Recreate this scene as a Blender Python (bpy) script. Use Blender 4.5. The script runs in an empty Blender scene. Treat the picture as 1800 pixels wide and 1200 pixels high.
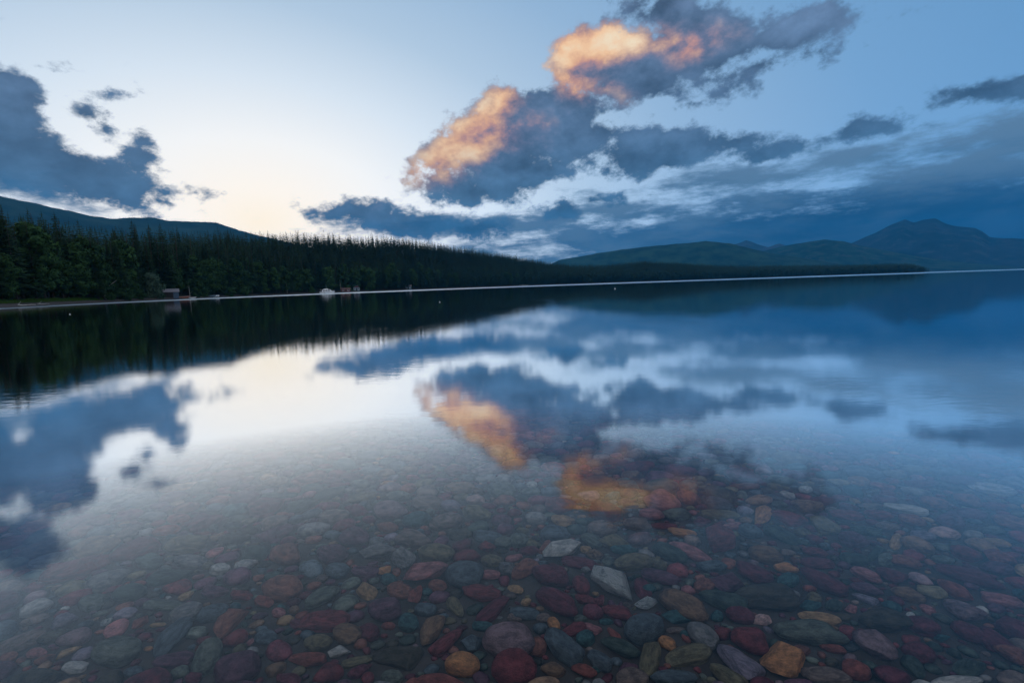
import bpy, math, random
import numpy as np
from mathutils import Vector, Matrix
R = math.radians
SC = bpy.context.scene
COL = SC.collection
rng = np.random.default_rng(11)
random.seed(5)

# ------------------------------------------------------------------ camera
CAM_H = 1.0
PITCH, ROLL, FPX = R(6.58), R(1.9), 850.0          # focal length in pixels of the 1800 px wide photograph
_f = np.array([0, math.cos(PITCH), -math.sin(PITCH)])
_r0 = np.array([1.0, 0, 0]); _u0 = np.array([0, math.sin(PITCH), math.cos(PITCH)])
_r = math.cos(ROLL)*_r0 - math.sin(ROLL)*_u0
_u = math.sin(ROLL)*_r0 + math.cos(ROLL)*_u0
CAMP = np.array([0, 0, CAM_H])
cam = bpy.data.cameras.new("camera"); camo = bpy.data.objects.new("camera", cam); COL.objects.link(camo)
cam.sensor_width = 36; cam.lens = 17.0; cam.clip_start = 0.05; cam.clip_end = 60000
camo.matrix_world = Matrix(((_r[0], _u[0], -_f[0], 0), (_r[1], _u[1], -_f[1], 0), (_r[2], _u[2], -_f[2], CAM_H), (0, 0, 0, 1)))
SC.camera = camo

def ray(x, y):
    d = _f*FPX + _r*(x-900) - _u*(y-600)
    return d/np.linalg.norm(d)
def azel(x, y):
    d = ray(x, y); return math.degrees(math.atan2(d[0], d[1])), math.degrees(math.asin(d[2]))
def project(p):
    v = np.asarray(p, float) - CAMP; z = v@_f
    return 900+FPX*(v@_r)/z, 600-FPX*(v@_u)/z, z
def dirxy(azd):
    return math.sin(R(azd)), math.cos(R(azd))
def lin(c):
    return tuple((v/255/12.92 if v/255 <= .04045 else ((v/255+.055)/1.055)**2.4) for v in c)

# ------------------------------------------------------------------ render settings
SC.view_settings.view_transform = 'Standard'; SC.view_settings.look = 'None'
SC.view_settings.exposure = 0; SC.view_settings.gamma = 1
cy = SC.cycles
cy.use_denoising = True
try: cy.denoiser = 'OPENIMAGEDENOISE'
except Exception: pass
cy.max_bounces = 8; cy.diffuse_bounces = 3; cy.glossy_bounces = 3; cy.transparent_max_bounces = 12; cy.volume_bounces = 1
cy.sample_clamp_indirect = 4
cy.blur_glossy = 0.6
cy.use_adaptive_sampling = True; cy.adaptive_threshold = 0.01

# ------------------------------------------------------------------ node helper
class NT:
    def __init__(s, nt):
        s.nt = nt; nt.nodes.clear()
    def n(s, t, **kw):
        nd = s.nt.nodes.new(t)
        for k, v in kw.items(): setattr(nd, k, v)
        return nd
    def put(s, sock, v):
        if isinstance(v, bpy.types.NodeSocket): s.nt.links.new(v, sock)
        elif v is not None:
            if hasattr(sock, 'default_value'):
                if sock.type == 'RGBA' and len(v) == 3: v = (*v, 1)
                sock.default_value = v
    def m(s, op, a, b=None, c=None, clamp=False):
        nd = s.n('ShaderNodeMath', operation=op, use_clamp=clamp)
        s.put(nd.inputs[0], a); s.put(nd.inputs[1], b); s.put(nd.inputs[2], c)
        return nd.outputs[0]
    def v(s, op, a, b=None, out=0):
        nd = s.n('ShaderNodeVectorMath', operation=op)
        s.put(nd.inputs[0], a); s.put(nd.inputs[1], b)
        return nd.outputs[out]
    def mix(s, f, a, b, blend='MIX'):
        nd = s.n('ShaderNodeMix', data_type='RGBA', blend_type=blend)
        s.put(nd.inputs[0], f); s.put(nd.inputs[6], a); s.put(nd.inputs[7], b)
        return nd.outputs[2]
    def ss(s, x, lo, hi):            # smoothstep lo->0, hi->1
        nd = s.n('ShaderNodeMapRange', interpolation_type='SMOOTHSTEP')
        s.put(nd.inputs[0], x)
        if lo < hi: s.put(nd.inputs[1], lo); s.put(nd.inputs[2], hi); s.put(nd.inputs[3], 0.0); s.put(nd.inputs[4], 1.0)
        else: s.put(nd.inputs[1], hi); s.put(nd.inputs[2], lo); s.put(nd.inputs[3], 1.0); s.put(nd.inputs[4], 0.0)
        return nd.outputs[0]
    def noise(s, vec, scale, detail=4, rough=.5, dist=0, out=0):
        nd = s.n('ShaderNodeTexNoise')
        s.put(nd.inputs['Vector'], vec); s.put(nd.inputs['Scale'], scale); s.put(nd.inputs['Detail'], detail)
        s.put(nd.inputs['Roughness'], rough); s.put(nd.inputs['Distortion'], dist)
        return nd.outputs[out]
    def ramp(s, fac, stops, interp='LINEAR'):
        nd = s.n('ShaderNodeValToRGB'); cr = nd.color_ramp; cr.interpolation = interp
        while len(cr.elements) < len(stops): cr.elements.new(0.5)
        for e, (p, c) in zip(cr.elements, stops): e.position = p; e.color = (*c, 1)
        s.put(nd.inputs[0], fac)
        return nd.outputs[0]
    def mapping(s, vec, loc=(0,0,0), rot=(0,0,0), scale=(1,1,1), typ='POINT'):
        nd = s.n('ShaderNodeMapping', vector_type=typ)
        s.put(nd.inputs[0], vec)
        s.put(nd.inputs['Location'], loc); s.put(nd.inputs['Rotation'], rot); s.put(nd.inputs['Scale'], scale)
        return nd.outputs[0]

# ------------------------------------------------------------------ sky (world), the clouds laid out by compass bearing and elevation
world = bpy.data.worlds.new("World"); SC.world = world; world.use_nodes = True
W = NT(world.node_tree)
tc = W.n('ShaderNodeTexCoord').outputs['Generated']
nrm = W.v('NORMALIZE', tc)
sep = W.n('ShaderNodeSeparateXYZ'); W.put(sep.inputs[0], nrm)
AZ = W.m('MULTIPLY', W.m('ARCTAN2', sep.outputs[0], sep.outputs[1]), 57.29578)
EL = W.m('MULTIPLY', W.m('ARCSINE', sep.outputs[2]), 57.29578)
cmb = W.n('ShaderNodeCombineXYZ'); W.put(cmb.inputs[0], AZ); W.put(cmb.inputs[1], EL)
P = cmb.outputs[0]

GLOW = azel(455, 392)
def blob_params(px, py, rx, ry, ang):
    c = np.array(azel(px, py)); a = R(ang)
    ex = (np.array(azel(px+rx*math.cos(a), py-rx*math.sin(a))) - np.array(azel(px-rx*math.cos(a), py+rx*math.sin(a))))/2
    ey = (np.array(azel(px-ry*math.sin(a), py-ry*math.cos(a))) - np.array(azel(px+ry*math.sin(a), py+ry*math.cos(a))))/2
    U, S, _ = np.linalg.svd(np.stack([ex, ey], 1))
    return c, S, math.atan2(U[1, 0], U[0, 0])
def after(vec, acc):            # a numerically empty dependency: makes the shader evaluate the blobs one after the other (small stack)
    q = W.n('ShaderNodeVectorMath', operation='MULTIPLY_ADD'); W.put(q.inputs[0], acc); W.put(q.inputs[1], (1e-7, 1e-7, 0)); W.put(q.inputs[2], vec); return q.outputs[0]
def sdf(blobs, vec, k=1.2, start=None):
    acc = None; v0 = vec
    if start is not None: vec = after(v0, start)
    for i, b in enumerate(blobs):
        if i and i % 4 == 0: vec = after(v0, acc)
        c, S, th = blob_params(*b)
        q = W.v('LENGTH', W.mapping(vec, (c[0], c[1], 0), (0, 0, th), (S[0], S[1], 1), 'TEXTURE'), out=1)
        rr = float(min(S.min()*1.0, 6.0))
        d = W.m('MULTIPLY_ADD', q, rr, -rr)
        acc = d if acc is None else W.m('SMOOTH_MIN', acc, d, k)
    return acc

# noise domains
Pw = W.v('ADD', P, W.v('MULTIPLY', W.v('SUBTRACT', W.noise(P, .16, 3, .55, out=1), (.5, .5, .5)), (1.8, 1.4, 0)))
def fbm(vec, scale, rot=0, stretch=1.0, detail=9, rough=.6, seed=0):
    return W.noise(W.mapping(vec, (seed*7.3, seed*3.1, seed*5.7), (0, 0, R(rot)), (1/stretch, 1, 1)), scale, detail, rough)
n1 = fbm(P, .29, -25, 1.4, 8, .66)
n1b = fbm(W.v('ADD', P, (-1.0, -.5, 0)), .27, -25, 1.5, 5, .55)
relief = W.m('SUBTRACT', n1, n1b)
soft = fbm(Pw, .22, -25, 1.3, 2, .5, 6)
n2 = fbm(P, .46, -8, 3.6, 8, .64, 2)
n3 = fbm(P, .12, -8, 3.5, 5, .55, 4)

CUM = [(735,294,32,9,20),(795,262,72,32,32),(850,232,72,50,38),(885,190,40,42,45),(930,230,92,68,10),(880,292,118,36,8),(990,245,72,42,0),(1000,195,66,42,10),
       (845,332,92,26,6),(790,318,48,16,0),(940,300,80,30,12),(1035,105,70,60,10),(1130,122,100,62,15),(1228,80,108,66,15),(1175,15,80,34,0),
       (1340,72,100,26,12),(1430,45,95,24,10),(1500,28,40,9,10),(1320,120,90,14,14),(1390,108,50,9,14),(1135,268,94,40,4),(1062,232,34,16,-10),(1215,262,80,24,5),(1300,248,55,15,6),(1355,262,56,11,10),
       (1505,224,38,10,15),(1440,243,50,4,8),(1050,350,42,7,8),(985,370,24,8,0),(765,360,18,8,-10),(1230,178,30,5,20),
       (5,155,85,44,-12),(0,215,70,36,-16),
       (152,200,36,17,-25),(185,226,14,9,-45),(248,246,13,12,-35),(250,275,22,10,-20),
       (110,312,185,46,-15),(-20,262,110,34,-10),(212,343,64,34,-18),(292,354,16,5,-20),(337,337,12,2.6,0),(80,118,30,8,-8),(140,158,24,4,-12),
       (205,290,40,6,-12),(-130,60,90,60,0),(-160,240,150,110,0),
       (620,374,92,18,-3),(735,388,50,12,0),(690,395,80,18,0),(830,402,90,18,0),
       (1725,158,75,17,6),(1830,150,90,26,8)]
STR = [(1195,328,76,8,8),(1378,310,120,14,7),(1530,275,84,16,8),(1655,266,150,24,8),(1790,240,100,36,14),(1740,300,150,26,4),(1245,347,76,12,4),(1390,346,125,11,3),(1600,336,230,15,2),
       (1150,375,200,12,5),(1500,375,330,24,6),(1250,414,560,34,3),(800,408,120,14,0),(930,398,90,13,0),(1750,365,260,60,6),(1700,400,260,40,2),(1250,450,760,26,2),(30,338,120,14,-14),(2000,300,200,120,5)]
ORA = [(745,290,42,10,22),(790,262,66,20,36),(840,212,56,24,48),(882,172,26,20,50),(838,262,46,16,30),(1010,78,40,36,20),(1050,78,32,24,0),
       (1092,66,18,5,-8),(1003,145,24,9,-20),(1212,90,6,3,20),(893,243,8,5,0)]
D1 = sdf(CUM, Pw, 1.0)
D2 = sdf(STR, Pw, 1.8, D1)
D3 = sdf(ORA, Pw, .8, D2)
f1 = W.m('SUBTRACT', n1, .5); f2 = W.m('SUBTRACT', n2, .5)
a1 = W.ss(W.m('MULTIPLY_ADD', f1, -6.4, D1), .60, -.50)
a2 = W.ss(W.m('MULTIPLY_ADD', f2, -7.0, D2), 1.0, -.8)

# clear sky: bright where the sun has set, blue away from it
ga = W.m('DIVIDE', W.m('SUBTRACT', AZ, GLOW[0]), 1.75)
ge = W.m('SUBTRACT', EL, GLOW[1])
gd = W.m('SQRT', W.m('ADD', W.m('MULTIPLY', ga, ga), W.m('MULTIPLY', ge, ge)))
SKY = W.ramp(W.m('DIVIDE', gd, 80.0), [(0, lin((255,238,208))), (.04, lin((254,243,226))), (.10, lin((243,242,238))), (.17, lin((214,225,234))),
      (.25, lin((176,198,218))), (.34, lin((146,177,207))), (.46, lin((116,158,198))), (.62, lin((88,138,184))), (1, lin((56,96,146)))])
# the low sky is seen through kilometres of evening haze (built below), so it is that much stronger behind it
tau = W.m('MINIMUM', W.m('DIVIDE', .120, W.m('MAXIMUM', sep.outputs[2], .01)), 1.05)
def vscale(c, f):
    q = W.n('ShaderNodeVectorMath', operation='SCALE'); W.put(q.inputs[0], c); W.put(q.inputs['Scale'], f); return q.outputs[0]
hi = W.m('MULTIPLY_ADD', W.ss(EL, 28, 50), W.m('MULTIPLY_ADD', W.ss(AZ, -36, 16), -.82, .20), 1.0)
SKY = vscale(SKY, W.m('MULTIPLY', W.m('EXPONENT', tau), hi))
# cloud body colour: greyer high up, deep blue low and to the right
CB = W.ramp(W.m('DIVIDE', EL, 40.0), [(0, lin((26,82,124))), (.1, lin((50,92,128))), (.25, lin((62,96,126))), (.42, lin((78,102,130))), (.7, lin((98,120,150)))])
CB = vscale(CB, W.m('EXPONENT', W.m('MULTIPLY', tau, .45)))
dr = W.ss(AZ, 12.0, 36.0)
low = W.ss(EL, 10.0, 3.5)
CB = W.mix(W.m('MULTIPLY', dr, low), CB, lin((2,54,100)))
lum = W.m('MULTIPLY_ADD', relief, 2.0, 1.0)
lum = W.m('MULTIPLY', lum, W.m('MULTIPLY_ADD', n3, 1.0, .52))
CB1 = W.v('MULTIPLY', CB, W.m('MAXIMUM', lum, .45))
CB2 = W.mix(W.ss(n2, .42, .64), W.v('SCALE', CB, None), CB)
sc2 = W.n('ShaderNodeVectorMath', operation='SCALE'); W.put(sc2.inputs[0], CB); W.put(sc2.inputs['Scale'], W.m('MULTIPLY_ADD', n3, 2.2, .05))
CB2 = W.mix(W.m('MULTIPLY', W.ss(W.m('MULTIPLY_ADD', n2, .55, W.m('MULTIPLY', n3, .45)), .43, .58), W.m('MULTIPLY_ADD', W.m('MULTIPLY', dr, low), -.5, .72)), sc2.outputs[0], lin((122,156,186)))
# low sunlight on the sun-facing cloud heads
o = W.ss(W.m('MULTIPLY_ADD', relief, -2.6, W.m('MULTIPLY_ADD', W.m('SUBTRACT', soft, .5), -3.2, D3)), 2.5, -2.0)
edge = W.ss(D1, -3.6, -.2)
OC = W.ramp(W.m('ADD', W.m('MULTIPLY_ADD', o, .58, W.m('MULTIPLY', edge, .30)), W.m('MULTIPLY', relief, 1.0)), [(0, lin((104,112,140))), (.22, lin((140,124,144))), (.40, lin((206,150,134))), (.56, lin((236,180,136))), (.74, lin((255,208,158))), (1, lin((255,232,196)))])
C1 = W.mix(W.ss(o, .0, .75), CB1, vscale(OC, 1.16))
col = W.mix(W.m('MULTIPLY', a2, .97), SKY, CB2)
col = W.mix(W.m('MULTIPLY', a1, .97), col, C1)
# overhead and behind the viewer: unseen brightness added to light the stones and wood
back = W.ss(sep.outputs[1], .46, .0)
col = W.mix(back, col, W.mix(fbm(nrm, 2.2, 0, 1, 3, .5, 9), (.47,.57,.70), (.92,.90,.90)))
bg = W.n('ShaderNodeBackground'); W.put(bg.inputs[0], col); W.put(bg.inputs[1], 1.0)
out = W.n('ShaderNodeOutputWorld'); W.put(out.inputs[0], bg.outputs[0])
world.cycles.sampling_method = 'NONE'   # a broad dusk sky: sampled by the surfaces themselves

# the sun has just gone behind the hill: very weak, warm, low
sl = bpy.data.lights.new("sun", 'SUN'); sl.energy = .12; sl.angle = R(2); sl.color = (1, .72, .45)
so = bpy.data.objects.new("sun", sl); COL.objects.link(so)
_sd = Vector((-math.sin(R(GLOW[0]))*math.cos(R(1.5)), -math.cos(R(GLOW[0]))*math.cos(R(1.5)), -math.sin(R(1.5))))
so.rotation_euler = _sd.to_track_quat('-Z', 'Y').to_euler()

# ================================================================== helpers for objects
def newmat(name):
    m = bpy.data.materials.new(name); m.use_nodes = True
    return m, NT(m.node_tree)
def principled(N, color, rough=.8, spec=.3, normal=None, metallic=0):
    b = N.n('ShaderNodeBsdfPrincipled'); N.put(b.inputs['Base Color'], color); N.put(b.inputs['Roughness'], rough)
    N.put(b.inputs['Specular IOR Level'], spec); N.put(b.inputs['Metallic'], metallic)
    if normal is not None: N.put(b.inputs['Normal'], normal)
    o = N.n('ShaderNodeOutputMaterial'); N.put(o.inputs[0], b.outputs[0])
    return b, o
def bump(N, h, strength=.3, dist=.1):
    b = N.n('ShaderNodeBump'); N.put(b.inputs['Height'], h); N.put(b.inputs['Strength'], strength); N.put(b.inputs['Distance'], dist)
    return b.outputs[0]
def coord(N, which='Object'): return N.n('ShaderNodeTexCoord').outputs[which]
def worldpos(N): return N.n('ShaderNodeNewGeometry').outputs['Position']

def simple_mat(name, c, rough=.7, spec=.3, var=.25, scale=3.0, metallic=0):
    m, N = newmat(name)
    nz = N.noise(coord(N), scale, 6, .6)
    col = N.mix(nz, tuple(x*(1-var) for x in c), tuple(min(1, x*(1+var)) for x in c))
    principled(N, col, rough, spec, bump(N, nz, .15, .05), metallic)
    return m

def tag(o, label=None, cat=None, group=None, kind=None):
    if label: o['label'] = label
    if cat: o['category'] = cat
    if group: o['group'] = group
    if kind: o['kind'] = kind
    return o
def empty(name, loc=(0,0,0), rz=0):
    o = bpy.data.objects.new(name, None); COL.objects.link(o); o.location = loc; o.rotation_euler = (0, 0, rz); o.empty_display_size = .3
    return o
def link(name, me, parent=None, loc=(0,0,0), rot=(0,0,0), scale=(1,1,1)):
    o = bpy.data.objects.new(name, me); COL.objects.link(o)
    o.location = loc; o.rotation_euler = rot; o.scale = scale
    if parent: o.parent = parent
    return o
def mesh_np(name, V, F, mats, smooth=True, attr=None, midx=None):
    """V (n,3); F (m,k) constant k"""
    V = np.asarray(V, np.float32); F = np.asarray(F, np.int32); k = F.shape[1]
    me = bpy.data.meshes.new(name)
    me.vertices.add(len(V)); me.vertices.foreach_set('co', V.ravel())
    me.loops.add(F.size); me.loops.foreach_set('vertex_index', F.ravel())
    me.polygons.add(len(F)); me.polygons.foreach_set('loop_start', np.arange(0, F.size, k, dtype=np.int32))
    try: me.polygons.foreach_set('loop_total', np.full(len(F), k, np.int32))
    except Exception: pass
    for m in (mats if isinstance(mats, (list, tuple)) else [mats]): me.materials.append(m)
    if midx is not None: me.polygons.foreach_set('material_index', np.asarray(midx, np.int32))
    me.update(calc_edges=True)
    me.polygons.foreach_set('use_smooth', np.full(len(F), smooth, bool))
    if attr:
        for an, arr in attr.items():
            a = me.attributes.new(an, 'FLOAT_COLOR', 'POINT'); a.data.foreach_set('color', np.asarray(arr, np.float32).ravel())
    me.validate()
    return me

class MB:
    """collects simple solids (given by corners) into one mesh"""
    def __init__(s): s.v = []; s.f = []
    def add(s, vs, fs):
        o = len(s.v); s.v += [tuple(v) for v in vs]; s.f += [tuple(i+o for i in f) for f in fs]
    def box(s, x0, x1, y0, y1, z0, z1):
        s.add([(x0,y0,z0),(x1,y0,z0),(x1,y1,z0),(x0,y1,z0),(x0,y0,z1),(x1,y0,z1),(x1,y1,z1),(x0,y1,z1)],
              [(0,3,2,1),(4,5,6,7),(0,1,5,4),(1,2,6,5),(2,3,7,6),(3,0,4,7)])
    def tube(s, p0, p1, r0, r1=None, n=8, caps=True):
        r1 = r0 if r1 is None else r1
        p0 = Vector(p0); p1 = Vector(p1); d = (p1-p0).normalized()
        a = d.orthogonal().normalized(); b = d.cross(a)
        vs = [p0+(a*math.cos(t)+b*math.sin(t))*r0 for t in [2*math.pi*i/n for i in range(n)]]
        vs += [p1+(a*math.cos(t)+b*math.sin(t))*r1 for t in [2*math.pi*i/n for i in range(n)]]
        fs = [(i, (i+1) % n, n+(i+1) % n, n+i) for i in range(n)]
        if caps: fs += [tuple(range(n))[::-1], tuple(range(n, 2*n))]
        s.add(vs, fs)
    def loft(s, rings, closed_ends=True):
        n = len(rings[0]); o = []
        for r in rings: o += list(r)
        fs = []
        for k in range(len(rings)-1):
            for i in range(n): fs.append((k*n+i, k*n+(i+1) % n, (k+1)*n+(i+1) % n, (k+1)*n+i))
        if closed_ends: fs += [tuple(range(n))[::-1], tuple(range((len(rings)-1)*n, len(rings)*n))]
        s.add(o, fs)
    def prism(s, poly, y0, y1):                      # poly in x,z extruded along y
        n = len(poly)
        s.add([(x, y0, z) for x, z in poly]+[(x, y1, z) for x, z in poly],
              [tuple(range(n)), tuple(range(n, 2*n))[::-1]]+[(i, i+n, (i+1) % n+n, (i+1) % n) for i in range(n)])
    def build(s, name, mat, parent=None, smooth=False, loc=(0,0,0), rot=(0,0,0)):
        me = bpy.data.meshes.new(name); me.from_pydata(s.v, [], s.f); me.materials.append(mat); me.update()
        me.polygons.foreach_set('use_smooth', np.full(len(me.polygons), smooth, bool))
        return link(name, me, parent, loc, rot)

# smooth value noise on arrays, for terrain and stones
_tab = rng.random((64, 64, 64)).astype(np.float32)
def vnoise(x, y, z=0.0):
    x, y, z = np.broadcast_arrays(np.asarray(x, float), np.asarray(y, float), np.asarray(z, float))
    xi = np.floor(x).astype(int); yi = np.floor(y).astype(int); zi = np.floor(z).astype(int)
    u = x-xi; v = y-yi; w = z-zi
    u = u*u*(3-2*u); v = v*v*(3-2*v); w = w*w*(3-2*w)
    r = 0
    for i in (0, 1):
        for j in (0, 1):
            for k in (0, 1):
                r = r + _tab[(xi+i) % 64, (yi+j) % 64, (zi+k) % 64]*(u if i else 1-u)*(v if j else 1-v)*(w if k else 1-w)
    return r*2-1
def fnoise(x, y, z=0.0, o=4):
    t = 0; a = 1; s = 0
    for k in range(o): t = t+a*vnoise(np.asarray(x)*2**k+k*17.3, np.asarray(y)*2**k+k*9.1, np.asarray(z)*2**k); s += a; a *= .5
    return t/s

# ================================================================== the lake shore, by bearing
def xaz(x): return azel(x, 502-(x-900)*.0332)[0]
_S = [(-600,70),(-300,90),(0,130),(150,172),(300,225),(400,285),(550,370),(700,480),(850,690),(1000,900),(1150,1120),(1300,1350),(1450,1560),(1600,1780),(1622,1850),(1640,5200),(1800,6500),(2200,7500)]
SAZ = np.array([-180,-120,-90,-70]+[xaz(x) for x, _ in _S]+[62,80,90,180]); SR = np.array([14,20,32,55]+[s for _, s in _S]+[6000,300,60,14.])
# top of the tree line in the photograph (pixels) -> how high the wooded ground must be
_T = [(-300,330),(0,368),(60,378),(150,392),(230,400),(300,402),(400,404),(520,406),(620,409),(700,412),(780,424),(850,436),(900,445),(960,456),(1010,462),(1060,462),(1130,455),(1200,459),(1260,463),(1300,464),(1500,463),(1560,461),(1600,461),(1622,466),(1640,471),(1800,469)]
TAZ = np.array([azel(x, y)[0] for x, y in _T]); TEL = np.array([azel(x, y)[1] for x, y in _T])
def shore(azd): return np.interp(azd, SAZ, SR)
def hillh(azd):
    S = shore(azd); e = np.interp(azd, TAZ, TEL)
    return np.clip(S*1.30*np.tan(np.radians(e))-22, 1.5, 90)
def bed(x, y): return -(.09+.052*np.asarray(y))
def ground(x, y):
    x = np.asarray(x, float); y = np.asarray(y, float)
    r = np.hypot(x, y); a = np.degrees(np.arctan2(x, y)); S = shore(a)
    q = r-S
    front = np.clip((np.cos(np.radians(a))+.2)*4, 0, 1)
    near = np.clip(bed(x, y), -14, 2.2)
    under = np.maximum(q*.10, -14)
    bank = np.where(q < 4, q*.17, .68+np.minimum((q-4)*.07, 1.1))
    t = np.clip((q-12)/(S*.30), 0, 1); t = t*t*(3-2*t)
    hill = hillh(a)*t*np.clip((60-np.abs(a))/8, 0, 1)
    hill = hill*(1+.10*fnoise(x/60, y/60, 3.3)*t)
    z = np.where(q < 0, under, bank+hill)
    z = z+np.where(q > 0, .25*fnoise(x/4, y/4, 1.7)*np.clip(q/8, 0, 1), 0)
    far = np.clip((r-6800)/600, 0, 1)
    z = np.where(q < 0, z, z*(1-.9*far*(r > 7000)))
    return np.where(front > 0, np.maximum(near, z), near)*1.0

# ------------------------------------------------------------------ terrain, one sheet
az_l = np.concatenate([np.linspace(-180, -60, 60, endpoint=False), np.linspace(-60, 62, 620, endpoint=False), np.linspace(62, 180, 60)])
r_l = np.concatenate([[.02], np.geomspace(.3, 60, 60, endpoint=False), np.geomspace(60, 2600, 190, endpoint=False), np.geomspace(2600, 14000, 40)])
A, RR = np.meshgrid(az_l, r_l, indexing='ij')
X = RR*np.sin(np.radians(A)); Y = RR*np.cos(np.radians(A)); Z = ground(X, Y)
na, nr = A.shape
idx = np.arange(na*nr).reshape(na, nr)
Fq = np.stack([idx[:-1, :-1], idx[:-1, 1:], idx[1:, 1:], idx[1:, :-1]], -1).reshape(-1, 4)[:, ::-1]
mg, N = newmat("terrain_ground")
wp = worldpos(N); sx = N.n('ShaderNodeSeparateXYZ'); N.put(sx.inputs[0], wp)
zz = N.m('MULTIPLY_ADD', N.noise(wp, .35, 4), .9, sx.outputs[2])
vor = N.n('ShaderNodeTexVoronoi'); N.put(vor.inputs['Vector'], wp); N.put(vor.inputs['Scale'], 9.0)
grav = N.mix(vor.outputs['Distance'], (.025,.023,.023), (.09,.085,.08))
grav = N.mix(N.m('MULTIPLY', N.noise(wp, 25, 3), .6), grav, (.12,.075,.06))
soil = N.mix(N.noise(wp, .5, 6), (.012,.014,.010), (.03,.035,.02))
mixed = N.mix(N.ss(zz, 1.0, 1.4), grav, soil)
principled(N, mixed, .85, .25, bump(N, vor.outputs['Distance'], .5, .03))
tag(link('ground', mesh_np('ground', np.stack([X, Y, Z], -1).reshape(-1, 3), Fq, mg)), kind='structure')

# ------------------------------------------------------------------ water: a closed body; past the calm water a breeze ruffles the strip off the far shore
mw, N = newmat("lake_water")
def water_surface(N, calm):
    wp = worldpos(N)
    if calm:
        patch = N.m('MULTIPLY', N.ss(N.noise(N.mapping(wp, (3.1, 1.2, 0), (0,0,.35), (1, .6, 1)), .35, 2), .50, .70), .8)
        rip = N.noise(N.mapping(wp, (0,0,0), (0,0,.35), (1.6, 4.2, 1)), 2.1, 3, .5, .4)
        h = N.m('MULTIPLY', rip, N.m('MULTIPLY_ADD', patch, .9, .10))
        big = N.noise(N.mapping(wp, (5,2,0), (0,0,.2), (.5, 1.1, 1)), .7, 2)
        h = N.m('ADD', h, N.m('MULTIPLY', big, .55))
        nm = bump(N, h, .5, .0036)
        rough = .06
    else:
        h = N.noise(N.mapping(wp, (0,0,0), (0,0,.3), (1, 2.0, 1)), 1.0, 4, .6)
        nm = bump(N, h, .9, .5); rough = .34
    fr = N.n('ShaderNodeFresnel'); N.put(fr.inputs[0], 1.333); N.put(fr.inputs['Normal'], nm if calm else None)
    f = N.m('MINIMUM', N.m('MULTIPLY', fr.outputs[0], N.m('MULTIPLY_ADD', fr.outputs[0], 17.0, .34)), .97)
    gl = N.n('ShaderNodeBsdfGlossy', distribution='BECKMANN'); N.put(gl.inputs['Color'], (.93,.95,.97,1)); N.put(gl.inputs['Roughness'], rough); N.put(gl.inputs['Normal'], nm)
    tr = N.n('ShaderNodeBsdfRefraction', distribution='BECKMANN'); N.put(tr.inputs['Color'], (.99,1,1,1)); N.put(tr.inputs['IOR'], 1.333); N.put(tr.inputs['Roughness'], 0.0); N.put(tr.inputs['Normal'], nm)
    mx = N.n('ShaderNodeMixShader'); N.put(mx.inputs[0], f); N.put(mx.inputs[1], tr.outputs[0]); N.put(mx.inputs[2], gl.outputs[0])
    va = N.n('ShaderNodeVolumeAbsorption'); N.put(va.inputs[0], (.30,.66,.78,1)); N.put(va.inputs[1], .34)
    o = N.n('ShaderNodeOutputMaterial'); N.put(o.inputs[0], mx.outputs[0]); N.put(o.inputs[1], va.outputs[0])
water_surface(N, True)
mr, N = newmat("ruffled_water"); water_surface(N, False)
waz = np.concatenate([np.linspace(-180, -62, 40, endpoint=False), np.linspace(-62, 62, 240, endpoint=False), np.linspace(62, 180, 40, endpoint=False)])
Sw = shore(waz); depn = CAM_H/Sw + 2.1/FPX*np.cos(np.radians(waz))**1
Dr = CAM_H/depn
inner = np.abs(waz) < 60
Dr = np.where(inner, np.minimum(Dr, Sw*.97), 300)
rings = [np.full(len(waz), .5), np.full(len(waz), 3.), np.full(len(waz), 12.), np.minimum(Dr*.5, 60), Dr, np.maximum(Dr*1.5, Dr+50), np.full(len(waz), 13500.)]
nW = len(waz); V = [(0, 0, 0)]
for rg in rings: V += [(r*math.sin(R(a)), r*math.cos(R(a)), 0) for a, r in zip(waz, rg)]
V += [(13500*math.sin(R(a)), 13500*math.cos(R(a)), -40) for a in waz]; V.append((0, 0, -40))
F = []; MI = []
for i in range(nW):
    j = (i+1) % nW
    F.append((0, 1+j, 1+i)); MI.append(0)
    for k in range(len(rings)):
        a_ = 1+k*nW; b_ = a_+nW
        F.append((a_+i, a_+j, b_+j, b_+i)); MI.append(1 if (4 <= k <= 5 and -60 < waz[i] < 60) else 0)
    F.append((1+len(rings)*nW+i, 1+len(rings)*nW+j, len(V)-1)); MI.append(0)
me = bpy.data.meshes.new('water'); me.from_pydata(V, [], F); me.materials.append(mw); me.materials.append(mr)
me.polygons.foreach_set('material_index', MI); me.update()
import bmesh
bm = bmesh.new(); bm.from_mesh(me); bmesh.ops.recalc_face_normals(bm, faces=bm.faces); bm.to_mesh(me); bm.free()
tag(link('water', me), kind='structure')

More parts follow.
